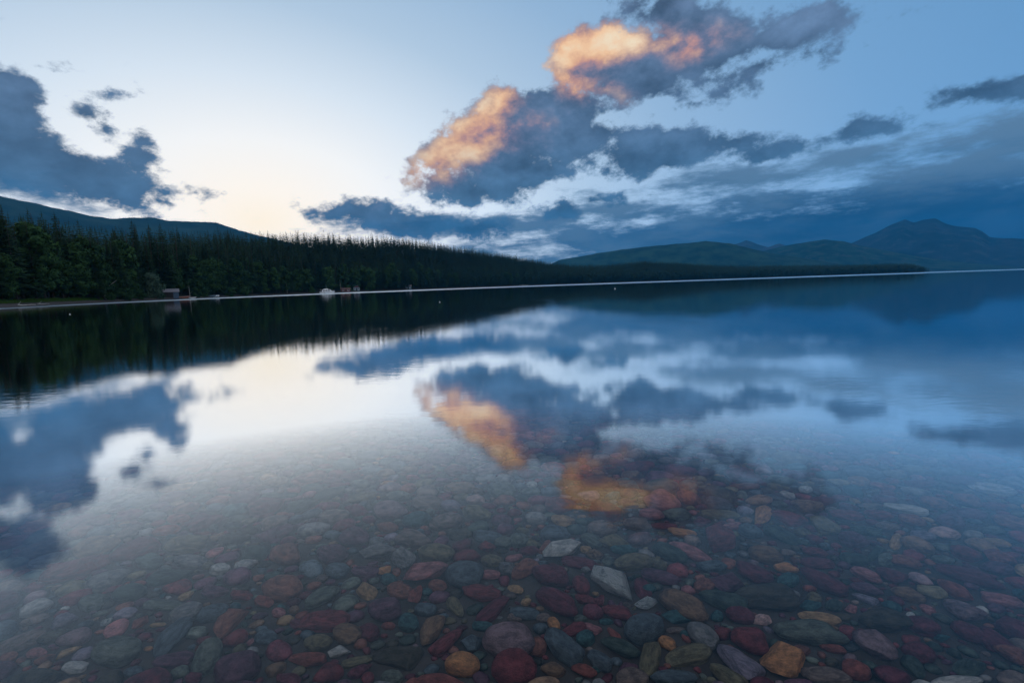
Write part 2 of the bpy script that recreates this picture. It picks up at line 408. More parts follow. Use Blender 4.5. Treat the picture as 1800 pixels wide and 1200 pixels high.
# ------------------------------------------------------------------ far hills and mountains
def ridge(name, pts, dist, depth, cols, amp, seed, base=-6., trees=False, rock=0., kind='structure', rough_scale=1.0):
    """crest follows (pixel x, pixel y) bearings at a real distance; a heightfield with front and back slopes"""
    pa = np.array([azel(x, y)[0] for x, y in pts]); pe = np.array([azel(x, y)[1] for x, y in pts])
    a = np.linspace(pa[0], pa[-1], 420); e = np.interp(a, pa, pe)
    t = np.linspace(-1, 1, 90)
    A, T = np.meshgrid(a, t, indexing='ij')
    r = dist+T*depth
    X = r*np.sin(np.radians(A)); Y = r*np.cos(np.radians(A))
    crest = CAM_H+dist*np.tan(np.radians(e))-base
    prof = np.where(T < 0, (1-np.abs(T)**1.25), (1-np.abs(T)**1.6))
    nz = fnoise(X/(depth*.45*rough_scale), Y/(depth*.45*rough_scale), seed, 6)
    nf = fnoise(X/(depth*.08*rough_scale), Y/(depth*.08*rough_scale), seed+9, 4)
    H = crest[:, None]*prof*(1+amp*nz*np.abs(T)**.5*1.2)+crest[:, None]*amp*.10*nf
    gul = 1-np.abs(fnoise(X/(depth*.22), Y/(depth*.9), seed+4, 4))
    H = H-crest[:, None]*rock*(gul-.5)*np.abs(T)**.6*(1-np.abs(T))
    Z = base+np.maximum(H, 0)
    na, nr = A.shape; idx = np.arange(na*nr).reshape(na, nr)
    F = np.stack([idx[:-1, :-1], idx[:-1, 1:], idx[1:, 1:], idx[1:, :-1]], -1).reshape(-1, 4)[:, ::-1]
    m, N = newmat(name+"_cover"); wp = worldpos(N)
    c = N.mix(N.ss(N.noise(wp, 6.0/depth, 8, .6), .35, .65), cols[0], cols[1])
    if len(cols) > 2: c = N.mix(N.ss(N.noise(wp, 12.0/depth, 8, .65), .52, .66), c, cols[2])
    principled(N, c, .95, .1, bump(N, N.noise(wp, .06, 3), .8, 8))
    return tag(link(name, mesh_np(name, np.stack([X, Y, Z], -1).reshape(-1, 3), F, m)), kind=kind), (a, e)
HG = [(.007,.026,.018), (.03,.072,.038)]
LH = [(-260,330),(-120,334),(0,344),(40,352),(100,367),(160,380),(200,384),(260,381),(300,388),(340,389),(380,390),(400,397),(420,404),(450,412),(500,425),(560,440)]
ridge('hill', LH, 4500, 1200, [(.012,.034,.028), (.028,.06,.042)], .16, 2.0)
ridge('hill', [(930,480),(985,457),(1040,447),(1100,438),(1160,431),(1200,428),(1240,424),(1280,427),(1310,434),(1350,444),(1420,455),(1500,468)], 5200, 900, HG, .14, 5.0)
ridge('hill', [(1310,455),(1340,442),(1370,434),(1400,428),(1450,421),(1480,424),(1510,431),(1560,441),(1640,455),(1700,462),(1780,468),(1850,472)], 6800, 1000, HG+[(.05,.06,.04)], .14, 7.0)
ridge('mountain', [(1200,470),(1260,440),(1290,430),(1312,423),(1330,429),(1350,434),(1370,428),(1385,432),(1420,442),(1500,462)], 10500, 1500, [(.03,.04,.04),(.08,.08,.08)], .2, 9.0, rock=.3)
ridge('mountain', [(1380,470),(1440,450),(1490,430),(1520,416),(1545,405),(1570,393),(1590,385),(1606,390),(1622,386),(1645,384),(1662,392),(1690,398),(1715,401),(1728,408),(1740,418),(1800,420),(1880,424),(2000,415),(2200,430),(2500,425),(2900,452),(3400,475)], 9600, 2300, [(.012,.024,.028),(.03,.042,.05),(.055,.07,.075)], .22, 12.0, rock=.5)
ridge('hill', [(1610,474),(1660,470),(1720,470),(1800,469),(1900,468),(2100,462),(3400,440)], 7000, 500, HG, .1, 15.0)

# ================================================================== trees
def foliage(name, a, b):
    m, N = newmat(name)
    oi = N.n('ShaderNodeObjectInfo')
    nz = N.noise(coord(N), .9, 3, .6)
    c = N.mix(N.ss(nz, .35, .65), a, b)
    c = N.mix(N.m('MULTIPLY', oi.outputs['Random'], .45), c, tuple(x*1.9 for x in b))
    principled(N, c, .85, .15)
    return m
M_SPRUCE = foliage("spruce_needles", (.009,.025,.013), (.023,.05,.021))
M_FOREST = foliage("forest_needles", (.009,.023,.014), (.02,.042,.022))
M_LEAF = foliage("broad_leaves", (.012,.034,.012), (.03,.068,.02))
M_WILLOW = foliage("willow_leaves", (.03,.06,.04), (.06,.10,.065))
M_BARK = simple_mat("bark", (.06,.048,.04), .9, .1, .4, 2)
M_BIRCH = simple_mat("pale_bark", (.45,.43,.40), .8, .2, .35, 2)

def conifer_arrays(H, rad, whorls, per, seed, detail=2, bare=.08, sway=.15):
    """drooping branch sprays around a stem; returns triangles"""
    g = np.random.default_rng(seed); V = []; F = []
    lean = g.normal(0, sway, 2)
    for w in range(whorls):
        t = (w+g.uniform(-.3, .3))/whorls; t = min(max(t, 0), .995)
        h = H*(bare+(1-bare)*t)
        R_ = rad*((1-t)**.78)*(1-.25*max(0, .12-t)/.12)*g.uniform(.72, 1.12)+.10
        k = max(3, int(per*(0.55+.45*(1-t))))
        a0 = g.uniform(0, 6.28)
        for j in range(k):
            if g.random() < .10: continue
            a = a0+6.283*j/k+g.normal(0, .22); L = R_*g.uniform(.6, 1.2)
            dr = g.uniform(.18, .42)*L*(1.15-t); wd = L*g.uniform(.24, .42)
            dx, dy = math.cos(a), math.sin(a); px, py = -dy, dx
            cx, cy = lean[0]*t, lean[1]*t
            base = (cx, cy, h)
            for s in range(detail):
                f0 = s/detail; f1 = (s+1)/detail+.12
                z0 = h-dr*f0**1.3; z1 = h-dr*f1**1.3+ (.10*L if s == detail-1 else 0)
                w0 = wd*(1-.45*f0); o = len(V)
                zz = -g.uniform(.15, .45)*wd-.1
                V += [(cx+dx*L*f0, cy+dy*L*f0, z0+.06*L), (cx+dx*L*(f0*.5+f1*.5)+px*w0, cy+dy*L*(f0*.5+f1*.5)+py*w0, z0+zz),
                      (cx+dx*L*f1, cy+dy*L*f1, z1), (cx+dx*L*(f0*.5+f1*.5)-px*w0, cy+dy*L*(f0*.5+f1*.5)-py*w0, z0+zz)]
                F += [(o, o+1, o+2), (o, o+2, o+3)]
    # leader
    o = len(V); V += [(lean[0]-.09, lean[1], H*.93), (lean[0]+.09, lean[1], H*.93), (lean[0], lean[1], H*1.03)]; F.append((o, o+1, o+2))
    return np.array(V), np.array(F)

def leafy_arrays(H, rad, n, seed, low=.18, leaf=.42, clumps=16):
    g = np.random.default_rng(seed)
    cs = []
    for i in range(clumps):
        t = (i+.5)/clumps; zc = H*(low+(1-low)*t*.92); rr = rad*math.sin(math.pi*min(.98, .22+.70*t))**.8
        a = i*2.4+g.uniform(-.4, .4); d = rr*g.uniform(.25, .68)
        cs.append((math.cos(a)*d, math.sin(a)*d, zc, rad*g.uniform(.34, .55)))
    cs.append((0, 0, H*.9, rad*.36)); cs = np.array(cs)
    ci = g.integers(0, len(cs), n); c = cs[ci]
    d = g.normal(size=(n, 3)); d /= np.linalg.norm(d, axis=1)[:, None]
    P_ = c[:, :3]+d*c[:, 3:4]*(g.uniform(.55, 1.08, (n, 1)))*np.array([1, 1, .85])
    u = g.normal(size=(n, 3)); u -= d*(u*d).sum(1)[:, None]*.6; u /= np.linalg.norm(u, axis=1)[:, None]
    v = np.cross(d+g.normal(0, .4, (n, 3)), u); v /= np.linalg.norm(v, axis=1)[:, None]
    s = g.uniform(.6, 1.3, (n, 1))*leaf
    V = np.stack([P_-u*s, P_-v*s*.6, P_+u*s, P_+v*s*.6], 1).reshape(-1, 3)
    F = np.arange(n*4).reshape(n, 4)
    return V, F

def trunk_mesh(name, H, r, mat, limbs=0, seed=0):
    g = random.Random(seed); m = MB()
    m.tube((0, 0, -.6), (0, 0, H*.5), r, r*.62, 8, False); m.tube((0, 0, H*.5), (0, 0, H*.95), r*.62, r*.12, 8, False)
    for i in range(limbs):
        a = i*2.4; h0 = H*(.2+.5*i/max(1, limbs)); L = H*.22
        m.tube((0, 0, h0), (math.cos(a)*L, math.sin(a)*L, h0+L*.75), r*.34, r*.08, 6, False)
    me = bpy.data.meshes.new(name); me.from_pydata(m.v, [], m.f); me.materials.append(mat); me.update()
    return me

SPR = []
for i in range(7):
    H = 25; rad = [3.1, 2.5, 3.6, 2.2, 2.9, 3.9, 2.7][i]
    v, f = conifer_arrays(H, rad, 46, 11, 100+i, 2, [.10,.06,.14,.05,.2,.08,.12][i], .5)
    SPR.append((mesh_np('crown', v, f, M_SPRUCE, False), trunk_mesh('trunk', H, .26, M_BARK)))
DEC = []
for i in range(5):
    H = 14; rad = [3.6, 4.4, 3.0, 4.9, 3.9][i]
    v, f = leafy_arrays(H, rad, 3400, 200+i, [.16,.12,.2,.1,.16][i], .38)
    DEC.append((mesh_np('crown', v, f, M_LEAF, False), trunk_mesh('trunk', H, .20, M_BARK, 5, i)))
v, f = leafy_arrays(9, 4.2, 3200, 230, .04, .32, 14); WIL = (mesh_np('crown', v, f, M_WILLOW, False), trunk_mesh('trunk', 8, .16, M_BARK, 5, 9))
v, f = leafy_arrays(2.4, 1.5, 1100, 240, .02, .20, 8); BUSH = mesh_np('foliage', v, f, M_LEAF, False)
vb = trunk_mesh('stem', 1.8, .05, M_BARK, 4, 3)

def azx(azd):  # bearing -> pixel x on the horizon (for wording only)
    d = np.array([math.sin(R(azd)), math.cos(R(azd)), 0]); return 900+FPX*(d@_r)/(d@_f)
# candidate standing places for the whole wood
cand = []
NG = np.random.default_rng(77)
for row in range(34):
    t = (.006+.46*(row/33)**1.2)
    a = -58.0
    while a < 49.5:
        S = float(shore(a)); r = S*(1+t*NG.uniform(.88, 1.12))+NG.uniform(4, 12)
        if S < 4000 and r > S+4:
            cand.append((a, r, row))
        a += max(.12, math.degrees(3.3/r)*(1+.4*(row > 12)))*NG.uniform(.4, 1.6)
cand = np.array(cand)
print("tree places", len(cand))
def is_clear(a, r):   # lawn, sheds and cabins keep the first metres open
    x = azx(a); S = float(shore(a)); q = r-S
    if x < 165: return q < 13
    if 262 < x < 352: return q < 13
    if 540 < x < 642: return q < 13
    return q < 4
def crest_h(a):       # how tall a tree may stand so that the wood's outline follows the real one
    return None
trees = []
for a, r, row in cand:
    if is_clear(a, r): continue
    x = r*math.sin(R(a)); y = r*math.cos(R(a)); z = float(ground(x, y))
    e = float(np.interp(a, TAZ, TEL))
    room = r*math.tan(R(e))+CAM_H-z                        # height that just reaches the outline
    u = NG.random()
    dec = (row < 9 and u < .13) or (row < 4 and u < .22)
    if r > 700: dec = dec and u < .12
    if dec: h = NG.uniform(7, 20)
    else: h = NG.uniform(17, 30)*(1 if r < 1200 else 1.0)
    if row <= 2 and not dec: h *= NG.uniform(.55, 1.0)
    h = min(h, room*(min(1.12, NG.uniform(.74, .99)+.13*(NG.random() < .16)) if r < 600 else NG.uniform(.66, .90)+.2*(NG.random() < .09)))
    if h < 5: continue
    trees.append((a, r, x, y, z, h, dec, row))
# picture size, nearest rows first: the 300 conifers and broadleaves that show largest become trees of their own
score = [(-(t[5]/t[1])*(1.25 if t[7] <= 4 else (.9 if t[7] < 9 else (1.15 if t[5] > 24 and t[7] > 12 else .5))), i) for i, t in enumerate(trees)]
order = [i for _, i in sorted(score)]
inview = [i for i in order if -20 < azx(trees[i][0]) < 1820]
con = [i for i in inview if not trees[i][6]][:205]; dcd = [i for i in inview if trees[i][6]][:80]
single = set(con) | set(dcd)
ZONES = [(30, 'at the left end of the lawn'), (90, 'behind the lawn strip'), (150, 'by the right part of the lawn'), (200, 'around the pale leaning trunk'), (235, 'above the bright green bush'), (288, 'left of the dark boathouse'),
         (318, 'behind the dark boathouse'), (345, 'above the orange rowing boat'), (395, 'above the two white dinghies'), (440, 'right of the two white dinghies'), (490, 'midway from dinghies to cruiser'), (545, 'left of the white cruiser'),
         (595, 'behind the white cruiser'), (640, 'behind the red shed and cabin'), (700, 'right of the small cabin'), (800, 'beyond the tiny cottage'), (1000, 'left of the pale driftwood log'), (2400, 'on the far shore right of centre')]
def zone(x):
    for lim, s in ZONES:
        if x < lim: return s
pend = {}
for i in con+dcd:
    a, r, x, y, z, h, dec, row = trees[i]
    px = azx(a)
    if dec:
        crown, tr = DEC[i % 5]; s = h/14; name = 'broadleaf_tree'; cat = 'tree'
        g = 'broadleaf trees in the lakeside wood'
        adj = ('tall ' if h > 14 else ('low ' if h < 11 else ''))+('wide ' if i % 5 in (1, 3) else ('slim ' if i % 5 == 2 else ''))+'leafy tree'
    else:
        crown, tr = SPR[i % 7]; s = h/25; name = 'spruce_tree'; cat = 'tree'
        g = 'spruces in the lakeside wood'
        adj = ('tall ' if h > 23 else ('short ' if h < 16 else ''))+('broad ' if i % 7 in (2, 5) else ('narrow ' if i % 7 in (1, 3) else ''))+'dark spruce'
    root = empty(name, (x, y, z-.1), NG.uniform(0, 6.28)); root.scale = (s*NG.uniform(1.0, 1.25),)*2+(s,)
    lab = adj+(' in front, ' if row <= 5 else ' farther back, ')+zone(px)
    pend.setdefault(lab, []).append((px, root)); tag(root, None, cat, g)
    link('crown', crown, root); link('trunk', tr, root)
ORD = ['leftmost', 'second', 'third', 'fourth', 'fifth', 'sixth', 'seventh', 'eighth', 'ninth', 'tenth', 'eleventh', 'twelfth']
for lab, L in pend.items():
    L.sort(key=lambda q: q[0])
    if len(L) == 1: L[0][1]['label'] = lab
    elif len(L) == 2: L[0][1]['label'] = 'left one of two: '+lab; L[1][1]['label'] = 'right one of two: '+lab
    else:
        for k, (p_, r_) in enumerate(L):
            o_ = ORD[min(k, 11)] if k < len(L)-1 else 'rightmost'
            r_['label'] = (o_+' ' if o_.endswith('most') else o_+' from left: ')+lab
            if len(L) > 12 and k >= 11 and k < len(L)-1: r_['label'] = lab
# the rest of the wood: one mass
LOW = [conifer_arrays(25, rd, 26, 8, 300+k, 1, .08, .4) for k, rd in enumerate((3.0, 2.4, 3.6, 2.7, 3.3))]
LOWD = [leafy_arrays(14, rd, 420, 320+k, .12, .85, 12) for k, rd in enumerate((3.7, 4.5, 3.2))]
VV = []; FF = []; o = 0
for i, (a, r, x, y, z, h, dec, row) in enumerate(trees):
    if i in single: continue
    if dec: v, f = LOWD[i % 3]; s = h/14; f = np.concatenate([f[:, [0,1,2]], f[:, [0,2,3]]])
    else: v, f = LOW[i % 5]; s = h/25
    th = NG.uniform(0, 6.28); c_, s_ = math.cos(th), math.sin(th); w_ = s*NG.uniform(1.0, 1.5)*(1.25 if r > 900 else 1)
    vv = np.stack([(v[:, 0]*c_-v[:, 1]*s_)*w_+x, (v[:, 0]*s_+v[:, 1]*c_)*w_+y, v[:, 2]*s+z-.1], 1)
    VV.append(vv); FF.append(f+o); o += len(vv)
tag(link('distant_forest', mesh_np('distant_forest', np.concatenate(VV), np.concatenate(FF), M_FOREST, False)), 'dense dark conifer wood covering the rising shore', 'forest', kind='stuff')
print('forest tris', sum(len(f) for f in FF), 'trees', len(trees))
# tree cover along the crests of the left hill (3 km away): tiny spires
VV = []; FF = []; o = 0
lv, lf = conifer_arrays(22, 3.2, 7, 5, 900, 1, .05, .2)
LA = np.array([azel(x, y)[0] for x, y in LH]); LE = np.array([azel(x, y)[1] for x, y in LH])
for k in range(2600):
    a = NG.uniform(LA[1], LA[-2]); e = np.interp(a, LA, LE); r = 4500-abs(NG.normal(0, 190)); s = NG.uniform(.6, 1.15)
    x = r*math.sin(R(a)); y = r*math.cos(R(a)); T = (r-4500)/1200
    cz = -6+(CAM_H+4500*math.tan(R(e))+6)*(1-abs(T)**1.25)
    VV.append(lv*s+np.array([x, y, cz-6])); FF.append(lf+o); o += len(lv)
tag(link('hillside_forest', mesh_np('hillside_forest', np.concatenate(VV), np.concatenate(FF), M_FOREST, False)), 'tiny spruces fringing the crest of the blue left hill', 'forest', kind='stuff')

# hand-placed shore plants
def on_shore(px, inland):
    a = xaz(px); r = float(shore(a))+inland
    x, y = r*math.sin(R(a)), r*math.cos(R(a)); return x, y, float(ground(x, y)), a
for (px, q, h, kind, label) in [(187, 9, 15, 'leaf', 'leafy tree with pale leaning trunk at the end of the lawn'),
      (170, 14, 13, 'leaf', 'bushy green tree just left of the pale leaning trunk'),
      (303, 16, 12.5, 'leaf', 'round bright green tree directly behind the dark boathouse roof'),
      (270, 7, 9, 'willow', 'rounded grey green willow just left of the dark boathouse'),
      (462, 12, 17, 'leaf', 'pale green slender tree left of the white cruiser'),
      (525, 12, 16, 'leaf', 'grey green round tree a little left of the white cruiser'),
      (605, 20, 22, 'leaf', 'tall pale leafy tree rising behind the red shed'),
      (690, 18, 26, 'leaf', 'broad yellowish green tree right of the small cabin')]:
    x, y, z, a = on_shore(px, q)
    root = empty('broadleaf_tree' if kind == 'leaf' else 'willow_tree', (x, y, z-.1), NG.uniform(0, 6))
    crown, tr = DEC[int(px) % 5] if kind == 'leaf' else WIL
    s = h/(14 if kind == 'leaf' else 9); root.scale = (s, s, s)
    if px == 187: root.rotation_euler.y = -.06; tr = trunk_mesh('trunk', 14, .3, M_BIRCH, 5, 3)
    tag(root, label, 'tree', 'broadleaf trees in the lakeside wood')
    link('crown', crown, root); link('trunk', tr, root)
for (px, ty, q, w_, vi, label) in [(8, 345, 22, 1.25, 0, 'tallest dark spruce at the left edge of the photo'), (27, 352, 20, 1.1, 4, 'tall spruce second from the left edge, right of the tallest'),
      (43, 384, 18, 1.0, 1, 'lower spruce right of the two tallest spruces at the left edge'), (62, 381, 24, .9, 3, 'slender spruce left of the pair standing out above the lawn'), (76, 367, 26, 1.0, 0, 'left spruce of the pair standing out above the lawn'),
      (86, 380, 24, .95, 6, 'narrow spruce directly right of the pair above the lawn'), (116, 376, 24, 1.25, 5, 'bushy topped tall spruce standing out above the right half of the lawn'),
      (136, 393, 30, 1.0, 3, 'slender spruce left of the tree with the pale leaning trunk'), (235, 398, 34, 1.0, 1, 'spruce top against the hill, above the bright green bush'), (293, 392, 40, 1.0, 4, 'spruce standing out against the blue hill above the boathouse'),
      (323, 398, 42, 1.0, 1, 'slim spruce standing out against the hill right of the boathouse')]:
    x, y, z, a = on_shore(px, q); pa, pe = azel(px, ty); r_ = math.hypot(x, y)
    h = r_*math.tan(R(pe))+CAM_H-z; s = h/25
    root = empty('spruce_tree', (x, y, z-.1), NG.uniform(0, 6)); root.scale = (s*w_*1.1, s*w_*1.1, s)
    tag(root, label, 'tree', 'spruces in the lakeside wood'); link('crown', SPR[vi][0], root); link('trunk', SPR[vi][1], root)
for (px, q, s, label) in [(222, 3.5, 1.5, 'bright green bush at the water just right of the lawn'), (245, 4.5, 1.3, 'low green bush midway between lawn and boathouse'),
      (283, 4.0, .9, 'small bush touching the left wall of the dark boathouse'), (345, 4.5, 1.5, 'low bush right of the beached red skiff'), (358, 5.0, 1.7, 'wide low bush left of the two white skiffs'),
      (405, 3.5, 1.7, 'low shoreline bush right of the two white skiffs'), (430, 4, 1.8, 'rounded shoreline bush between white skiffs and cruiser'),
      (548, 4, 1.6, 'dark bush just left of the white cruiser'), (612, 6, 2.0, 'bush between the red shed and the small cabin'), (650, 5, 2.4, 'bush just right of the small cabin'), (195, 4, .9, 'tiny bush beside the pale leaning trunk')]:
    x, y, z, a = on_shore(px, q)
    root = empty('shore_bush', (x, y, z-.05), NG.uniform(0, 6)); root.scale = (s*1.3, s*1.1, s)
    tag(root, label, 'bush', 'bushes along the far shore'); link('foliage', BUSH, root); link('stem', vb, root)
for (px, q, h, label) in [(334, 5, 7, 'thin pale birch trunk right of the boathouse'), (366, 6, 6, 'thin pale birch trunk near the two white skiffs'), (505, 8, 9, 'thin pale birch trunk well left of the cruiser'), (599, 12, 12, 'pale dead snag standing behind the red shed')]:
    x, y, z, a = on_shore(px, q)
    root = empty('birch_tree', (x, y, z), 0); tag(root, label, 'tree', 'pale slender trunks on the shore')
    link('trunk', trunk_mesh('trunk', h, .10, M_BIRCH, 3, int(px)), root)
    v, f = leafy_arrays(h*1.1, 1.3, 260, int(px), .55, .3, 6); link('crown', mesh_np('crown', v, f, M_LEAF, False), root)

# ------------------------------------------------------------------ lawn on the left bank
gx = []; GF = []
aa = np.linspace(xaz(-330), xaz(182), 90); qq = np.linspace(5.2, 15, 12)
A, Q = np.meshgrid(aa, qq, indexing='ij'); rr_ = shore(A)+Q+ .7*fnoise(A*3, Q*0, 2)
X = rr_*np.sin(np.radians(A)); Y = rr_*np.cos(np.radians(A)); Z = ground(X, Y)+.06+.08*fnoise(X*1.5, Y*1.5, 5)
idx = np.arange(A.size).reshape(A.shape); F = np.stack([idx[:-1, :-1], idx[:-1, 1:], idx[1:, 1:], idx[1:, :-1]], -1).reshape(-1, 4)[:, ::-1]
ml, N = newmat('lawn_grass'); principled(N, N.mix(N.noise(worldpos(N), .8, 6), (.03,.075,.012), (.07,.13,.022)), .9, .1, bump(N, N.noise(worldpos(N), 9, 3), .8, .1))
Vg = np.stack([X, Y, Z], -1).reshape(-1, 3)
mg2 = mesh_np('grass', Vg, F, ml)
tag(link('grass', mg2), 'mown green grass strip above the grey beach at left', 'grass', kind='stuff')
# tufts
n = 14000; a = NG.uniform(aa[0], aa[-1], n); q = NG.uniform(5.0, 15, n); r = shore(a)+q
x = r*np.sin(np.radians(a)); y = r*np.cos(np.radians(a)); z = ground(x, y)+.03
th = NG.uniform(0, 6.28, n); hh = NG.uniform(.12, .34, n); wd = .07
V = np.stack([np.stack([x-np.cos(th)*wd, y-np.sin(th)*wd, z], 1), np.stack([x+np.cos(th)*wd, y+np.sin(th)*wd, z], 1), np.stack([x+.05*np.sin(th), y, z+hh], 1)], 1).reshape(-1, 3)
tag(link('grass_tufts', mesh_np('grass_tufts', V, np.arange(3*n).reshape(n, 3), ml, False)), 'short grass blades of the strip of lawn', 'grass', kind='stuff')

# ================================================================== things along the far shore
M_WOOD = simple_mat('dark_weathered_boards', (.05,.045,.05), .85, .2, .4, 4)
M_BLUEW = simple_mat('blue_grey_boards', (.07,.11,.16), .8, .2, .3, 4)
M_ROOFG = simple_mat('grey_roofing', (.20,.19,.21), .6, .3, .2, 2)
M_WHITE = simple_mat('white_gelcoat', (.90,.91,.92), .35, .5, .05, 2)
M_TRIM = simple_mat('navy_stripe', (.03,.06,.13), .4, .5, .1, 2)
M_GLASS = simple_mat('dark_glass', (.015,.02,.03), .08, .7, .1, 1)
M_RED = simple_mat('red_paint', (.15,.035,.04), .6, .3, .3, 3)
M_ORANGE = simple_mat('orange_hull', (.30,.12,.08), .5, .4, .2, 3)
M_CYAN = simple_mat('pale_blue_paint', (.14,.22,.26), .7, .3, .2, 3)
M_METAL = simple_mat('steel', (.5,.52,.55), .35, .5, .1, 3, .8)
M_PLANK = simple_mat('grey_planks', (.22,.20,.19), .85, .2, .35, 5)
M_BROWNR = simple_mat('brown_roofing', (.16,.09,.08), .8, .2, .3, 3)
M_RUBBER = simple_mat('black_rubber', (.02,.02,.02), .7, .3, .1, 3)

def facing(az): return -R(az)      # local +Y points away from the camera
def place(px, inland, z=None):
    x, y, gz, a = on_shore(px, inland)
    return (x, y, gz if z is None else z), facing(a)

def window(parent, x0, x1, z0, z1, y, fm, off=.03):
    f = MB(); w = .09
    f.box(x0-w, x0, y-off, y, z0-w, z1+w); f.box(x1, x1+w, y-off, y, z0-w, z1+w); f.box(x0, x1, y-off, y, z0-w, z0); f.box(x0, x1, y-off, y, z1, z1+w)
    fo = f.build('window', fm, parent)
    p = MB(); p.box(x0, x1, y-off*.5, y-.003, z0, z1); p.build('pane', M_GLASS, fo)
    s = MB(); s.box(x0-w-.05, x1+w+.05, y-off-.1, y-.002, z0-w-.07, z0-w); s.build('sill', fm, fo)
def shed(name, loc, rz, w, d, h, rise, wallm, frontm, roofm, label, cat, over=.45, door=True, windows=(), ridge_along='x'):
    root = empty(name, loc, rz); tag(root, label, cat)
    m = MB(); m.box(-w/2, w/2, .0, d, -.4, h)
    if ridge_along == 'x':
        m.prism([(0, h), (d, h), (d/2, h+rise)], 0, 0) if False else None
        for sx in (-1, 1):
            xs = sx*w/2
            m.add([(xs, 0, h), (xs, d, h), (xs, d/2, h+rise), (xs-sx*.08, 0, h), (xs-sx*.08, d, h), (xs-sx*.08, d/2, h+rise)], [(0,1,2),(3,5,4),(0,2,5,3),(1,4,5,2)])
    else: m.prism([(-w/2, h), (w/2, h), (0, h+rise)], 0, d)
    m.build('wall', wallm, root)
    fr = MB(); n = max(3, int(w/.22))
    for i in range(n):
        xa = -w/2+i*w/n; fr.box(xa+.008, xa+w/n-.008, -.03, -.002, -.3, h-.02)
    fr.build('board_cladding', frontm, root)
    r = MB(); t = .12
    if ridge_along == 'x':
        k = rise/(d/2)
        for y0, y1, z0, z1 in ((-over, d/2, h-over*k, h+rise), (d/2, d+over, h+rise, h-over*k)):
            r.add([(-w/2-over, y0, z0+.02), (w/2+over, y0, z0+.02), (w/2+over, y1, z1+.02), (-w/2-over, y1, z1+.02), (-w/2-over, y0, z0+t), (w/2+over, y0, z0+t), (w/2+over, y1, z1+t), (-w/2-over, y1, z1+t)],
                  [(0,3,2,1),(4,5,6,7),(0,1,5,4),(1,2,6,5),(2,3,7,6),(3,0,4,7)])
    else:
        k = rise/(w/2)
        for x0, x1, z0, z1 in ((-w/2-over, 0, h-over*k, h+rise), (0, w/2+over, h+rise, h-over*k)):
            r.add([(x0, -over, z0+.02), (x1, -over, z1+.02), (x1, d+over, z1+.02), (x0, d+over, z0+.02), (x0, -over, z0+t), (x1, -over, z1+t), (x1, d+over, z1+t), (x0, d+over, z0+t)],
                  [(0,3,2,1),(4,5,6,7),(0,1,5,4),(1,2,6,5),(2,3,7,6),(3,0,4,7)])
    r.build('roof', roofm, root)
    if door:
        dd = MB(); dd.box(door[0], door[1], -.08, -.032, .0, door[2]); do = dd.build('door', M_WOOD, root)
        hh = MB(); hh.box(door[1]-.2, door[1]-.12, -.14, -.082, door[2]*.45, door[2]*.45+.12); hh.build('handle', M_METAL, do)
    for wv in windows: window(root, *wv, -.03, M_WHITE)
    return root
# boathouse: dark mouth on the left, blue-grey side on the right, pale roof slab
loc, rz = place(301, 3.2)
bh = shed('boathouse', loc, rz, 4.9, 5.5, 2.35, 1.1, M_WOOD, M_WOOD, M_ROOFG, 'small dark boathouse with pale roof and blue grey right side at the waterline', 'boathouse', .35, False)
m = MB()
for i in range(9): m.box(.75+i*.19, .75+i*.19+.175, -.075, -.034, -.2, 2.3)
m.build('side_panel', M_BLUEW, bh)
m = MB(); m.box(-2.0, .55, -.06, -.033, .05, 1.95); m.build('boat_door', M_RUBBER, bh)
m = MB(); m.box(-2.3, .7, -2.8, -.08, -.28, -.14); m.build('ramp', M_PLANK, bh)

def hull_rings(L, B, D, n=13, k=10, bow=1.0):
    rings = []
    for i in range(n):
        t = i/(n-1); x = -L/2+L*t
        b = B/2*(1-(max(0, (t-.45)/.55))**2.2*.96)*(.86+.14*min(1, t*4)); sh = D*(.82+.28*t*t); keel = -D*.35*(1-max(0, (t-.6)/.4)**2)+D*.55*max(0, (t-.8)/.2)**2
        ring = [(x, -b, sh)]
        for j in range(1, k): ph = math.pi*j/k; ring.append((x, -b*math.cos(ph)**1 if True else 0, keel+(sh-keel)*(1-math.sin(ph)**.7)))
        ring.append((x, b, sh)); rings.append(ring)
    return rings
def skiff(name, loc, rz, L, B, D, mat, label, cat, group=None, inner=None):
    root = empty(name, loc, rz); tag(root, label, cat, group)
    m = MB(); rg = hull_rings(L, B, D); m.loft(rg, True); m.build('hull', mat, root, True)
    w = MB()
    for i in range(len(rg)-1):
        for s in (0, -1): w.tube(rg[i][s], rg[i+1][s], .035, .035, 6)
    w.build('gunwale', M_PLANK, root)
    for x in (-L*.25, L*.1):
        t = MB(); t.box(x-.13, x+.13, -B*.42, B*.42, D*.86, D*.92); t.build('seat', M_PLANK, root)
    return root
loc, rz = place(322, 1.4)
skiff('rowing_boat', (loc[0], loc[1], loc[2]+.2), rz+.25, 4.6, 1.5, .7, M_ORANGE, 'faded orange rowing boat pulled up beside the boathouse', 'boat')
loc, rz = place(334, .6)
skiff('canoe', (loc[0], loc[1], loc[2]+.08), rz-.15, 4.4, .9, .42, M_WHITE, 'pale canoe lying right of the orange rowing boat', 'canoe')
loc, rz = place(378, 1.6)
skiff('dinghy', (loc[0], loc[1], loc[2]+.25), rz+1.2, 3.6, 1.4, .65, M_WHITE, 'left one of two small white dinghies pulled up on shore', 'dinghy', 'white dinghies on the shore')
loc, rz = place(383, 1.8)
skiff('dinghy', (loc[0], loc[1], loc[2]+.25), rz+1.5, 3.4, 1.35, .7, M_WHITE, 'right one of two small white dinghies pulled up on shore', 'dinghy', 'white dinghies on the shore')
loc, rz = place(371, 2.2)
